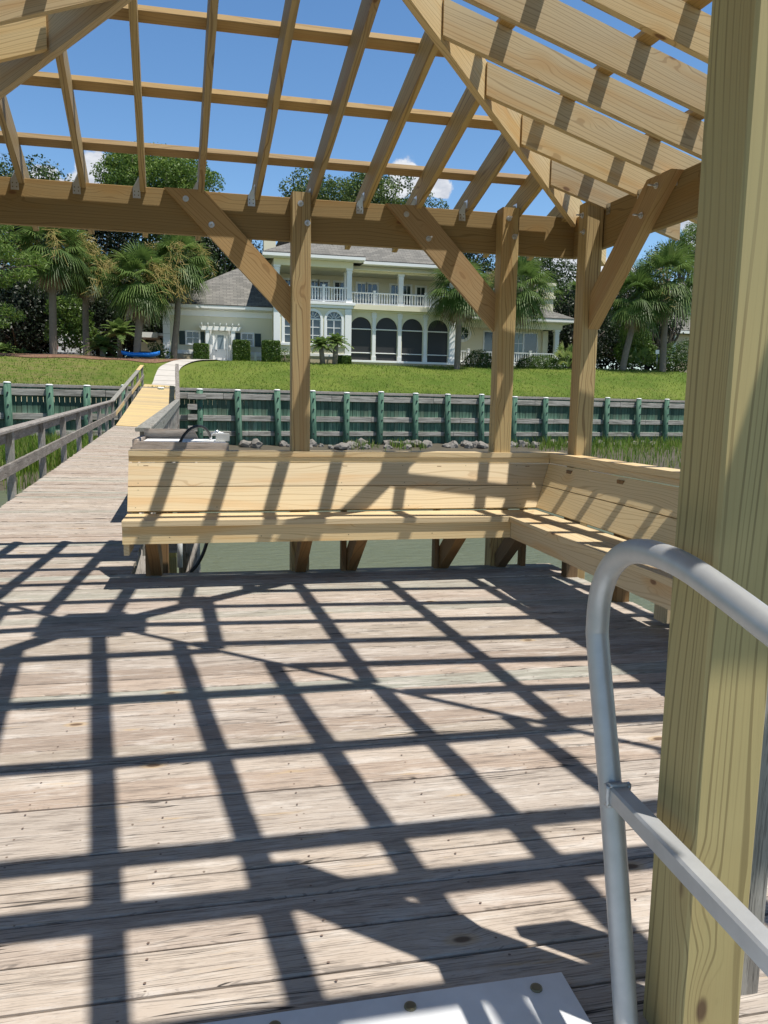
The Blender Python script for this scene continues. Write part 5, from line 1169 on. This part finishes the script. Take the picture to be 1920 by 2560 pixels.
one('bumper', lambda q: q.box(cx0-.92, cx0+.92, 54.50, 54.58, zc+.36, zc+.56), plain('grey_bumper', (.25, .25, .26), .5), car)
sx0, sx1 = at(352, 880, 54).x, at(410, 880, 54).x; sh = thing('shelter', 'low cream wall with flat white roof left of the house wing', 'shelter', (sx0, 54, 3.7))
hs_ = sh; hb('wall', (sx0, sx1+.1, 54, 54.2, 3.4, at(390, 856, 54).z), mt=STUCCO); hb('pier', (at(391, 860, 53.9).x, at(402, 860, 53.9).x, 53.85, 54.25, 3.4, at(396, 850, 54).z), mt=STUCCO)
hb('roof', (at(355, 840, 54).x, at(396, 840, 54).x, 53.2, 55.4, at(375, 846, 54).z, at(375, 833, 54).z)); hb('roof', (at(397, 840, 54).x, at(411, 840, 54).x, 53.6, 55.4, at(400, 841, 54).z, at(400, 834, 54).z)); hb('post', (sx0+.1, sx0+.2, 54.9, 55.0, 3.4, at(375, 846, 54).z-.002)); hb('post', (sx1-.3, sx1-.2, 54.9, 55.0, 3.4, at(375, 846, 54).z-.002))
hs_ = hs0
p0, p1 = zC(1390, 885, 47.6), zC(1390, 775, 47.6)
sg = thing('yard_sign', 'small white sign on a thin post beside the tall right palm', 'sign', p0); one('post', lambda q: q.tube([p0-V((0, 0, .2)), p1], .018, 6), GALV, sg); one('panel', lambda q: q.box(p1.x-.13, p1.x+.13, 47.55, 47.58, p1.z-.12, p1.z+.14), TRIM, sg)
# ================================================================== sky
t = NT(world.node_tree); bg = t.n['Background']
sky = t.node('ShaderNodeTexSky', sky_type='NISHITA'); sky.sun_disc = False; sky.sun_elevation = elev; sky.sun_rotation = math.atan2(sdir.x, sdir.y); sky.air_density = 1.0; sky.dust_density = .15; sky.ozone_density = 2.2
d = t.node('ShaderNodeTexCoord').outputs['Generated']; x, y, z = t.sep(d)
nn = t.noise(t.vmath('MULTIPLY', d, (1., 1., 1.25)), 15., 9, .60, dist=.25)
mask = None
for px, py, rad in ((226, 428, .026), (196, 462, .024), (118, 445, .022), (1005, 442, .022), (1092, 462, .022), (975, 482, .02), (470, 560, .06), (1440, 720, .085), (1390, 665, .05), (1500, 760, .07), (-300, 420, .10), (2100, 560, .15), (2500, 640, .2), (-700, 560, .2)):
    c_ = (at(px, py, 100.)-V((0, 0, EYE))).normalized()
    dn = t.node('ShaderNodeVectorMath', operation='DISTANCE'); t.set(dn, 0, d); t.set(dn, 1, tuple(c_))
    g_ = t.rng(dn.outputs['Value'], rad*1.35, rad*.2); mask = g_ if mask is None else t.math('MAXIMUM', mask, g_)
cl = t.rng(t.math('ADD', mask, t.math('MULTIPLY', t.math('SUBTRACT', nn, .5), 4.2)), .42, .75)
cl = t.math('MULTIPLY', cl, t.rng(mask, .02, .22))
sh_ = t.noise(t.vmath('MULTIPLY', d, (1., 1., 2.)), 24., 6, .6)
white = t.mix(t.rng(sh_, .3, .7), (5.6, 5.9, 6.6), (9.0, 9.1, 9.3))
hs2 = t.node('ShaderNodeHueSaturation'); t.set(hs2, 'Color', sky.outputs[0]); hs2.inputs['Saturation'].default_value = 1.18; hs2.inputs['Value'].default_value = 1.1
skyc = t.mix(1., hs2.outputs[0], t.ramp(z, [(0, (1.4, 1.4, 1.4)), (.48, (1.4, 1.4, 1.4)), (.66, (.30, .30, .30)), (1, (.26, .26, .26))]), 'MULTIPLY')   # paler low sky, deep zenith
t.set(bg, 'Color', t.mix(t.math('MULTIPLY', cl, .95), skyc, white)); bg.inputs['Strength'].default_value = SKY_STRENGTH

world.cycles.sampling_method = 'NONE'   # smooth sky: no importance map needed
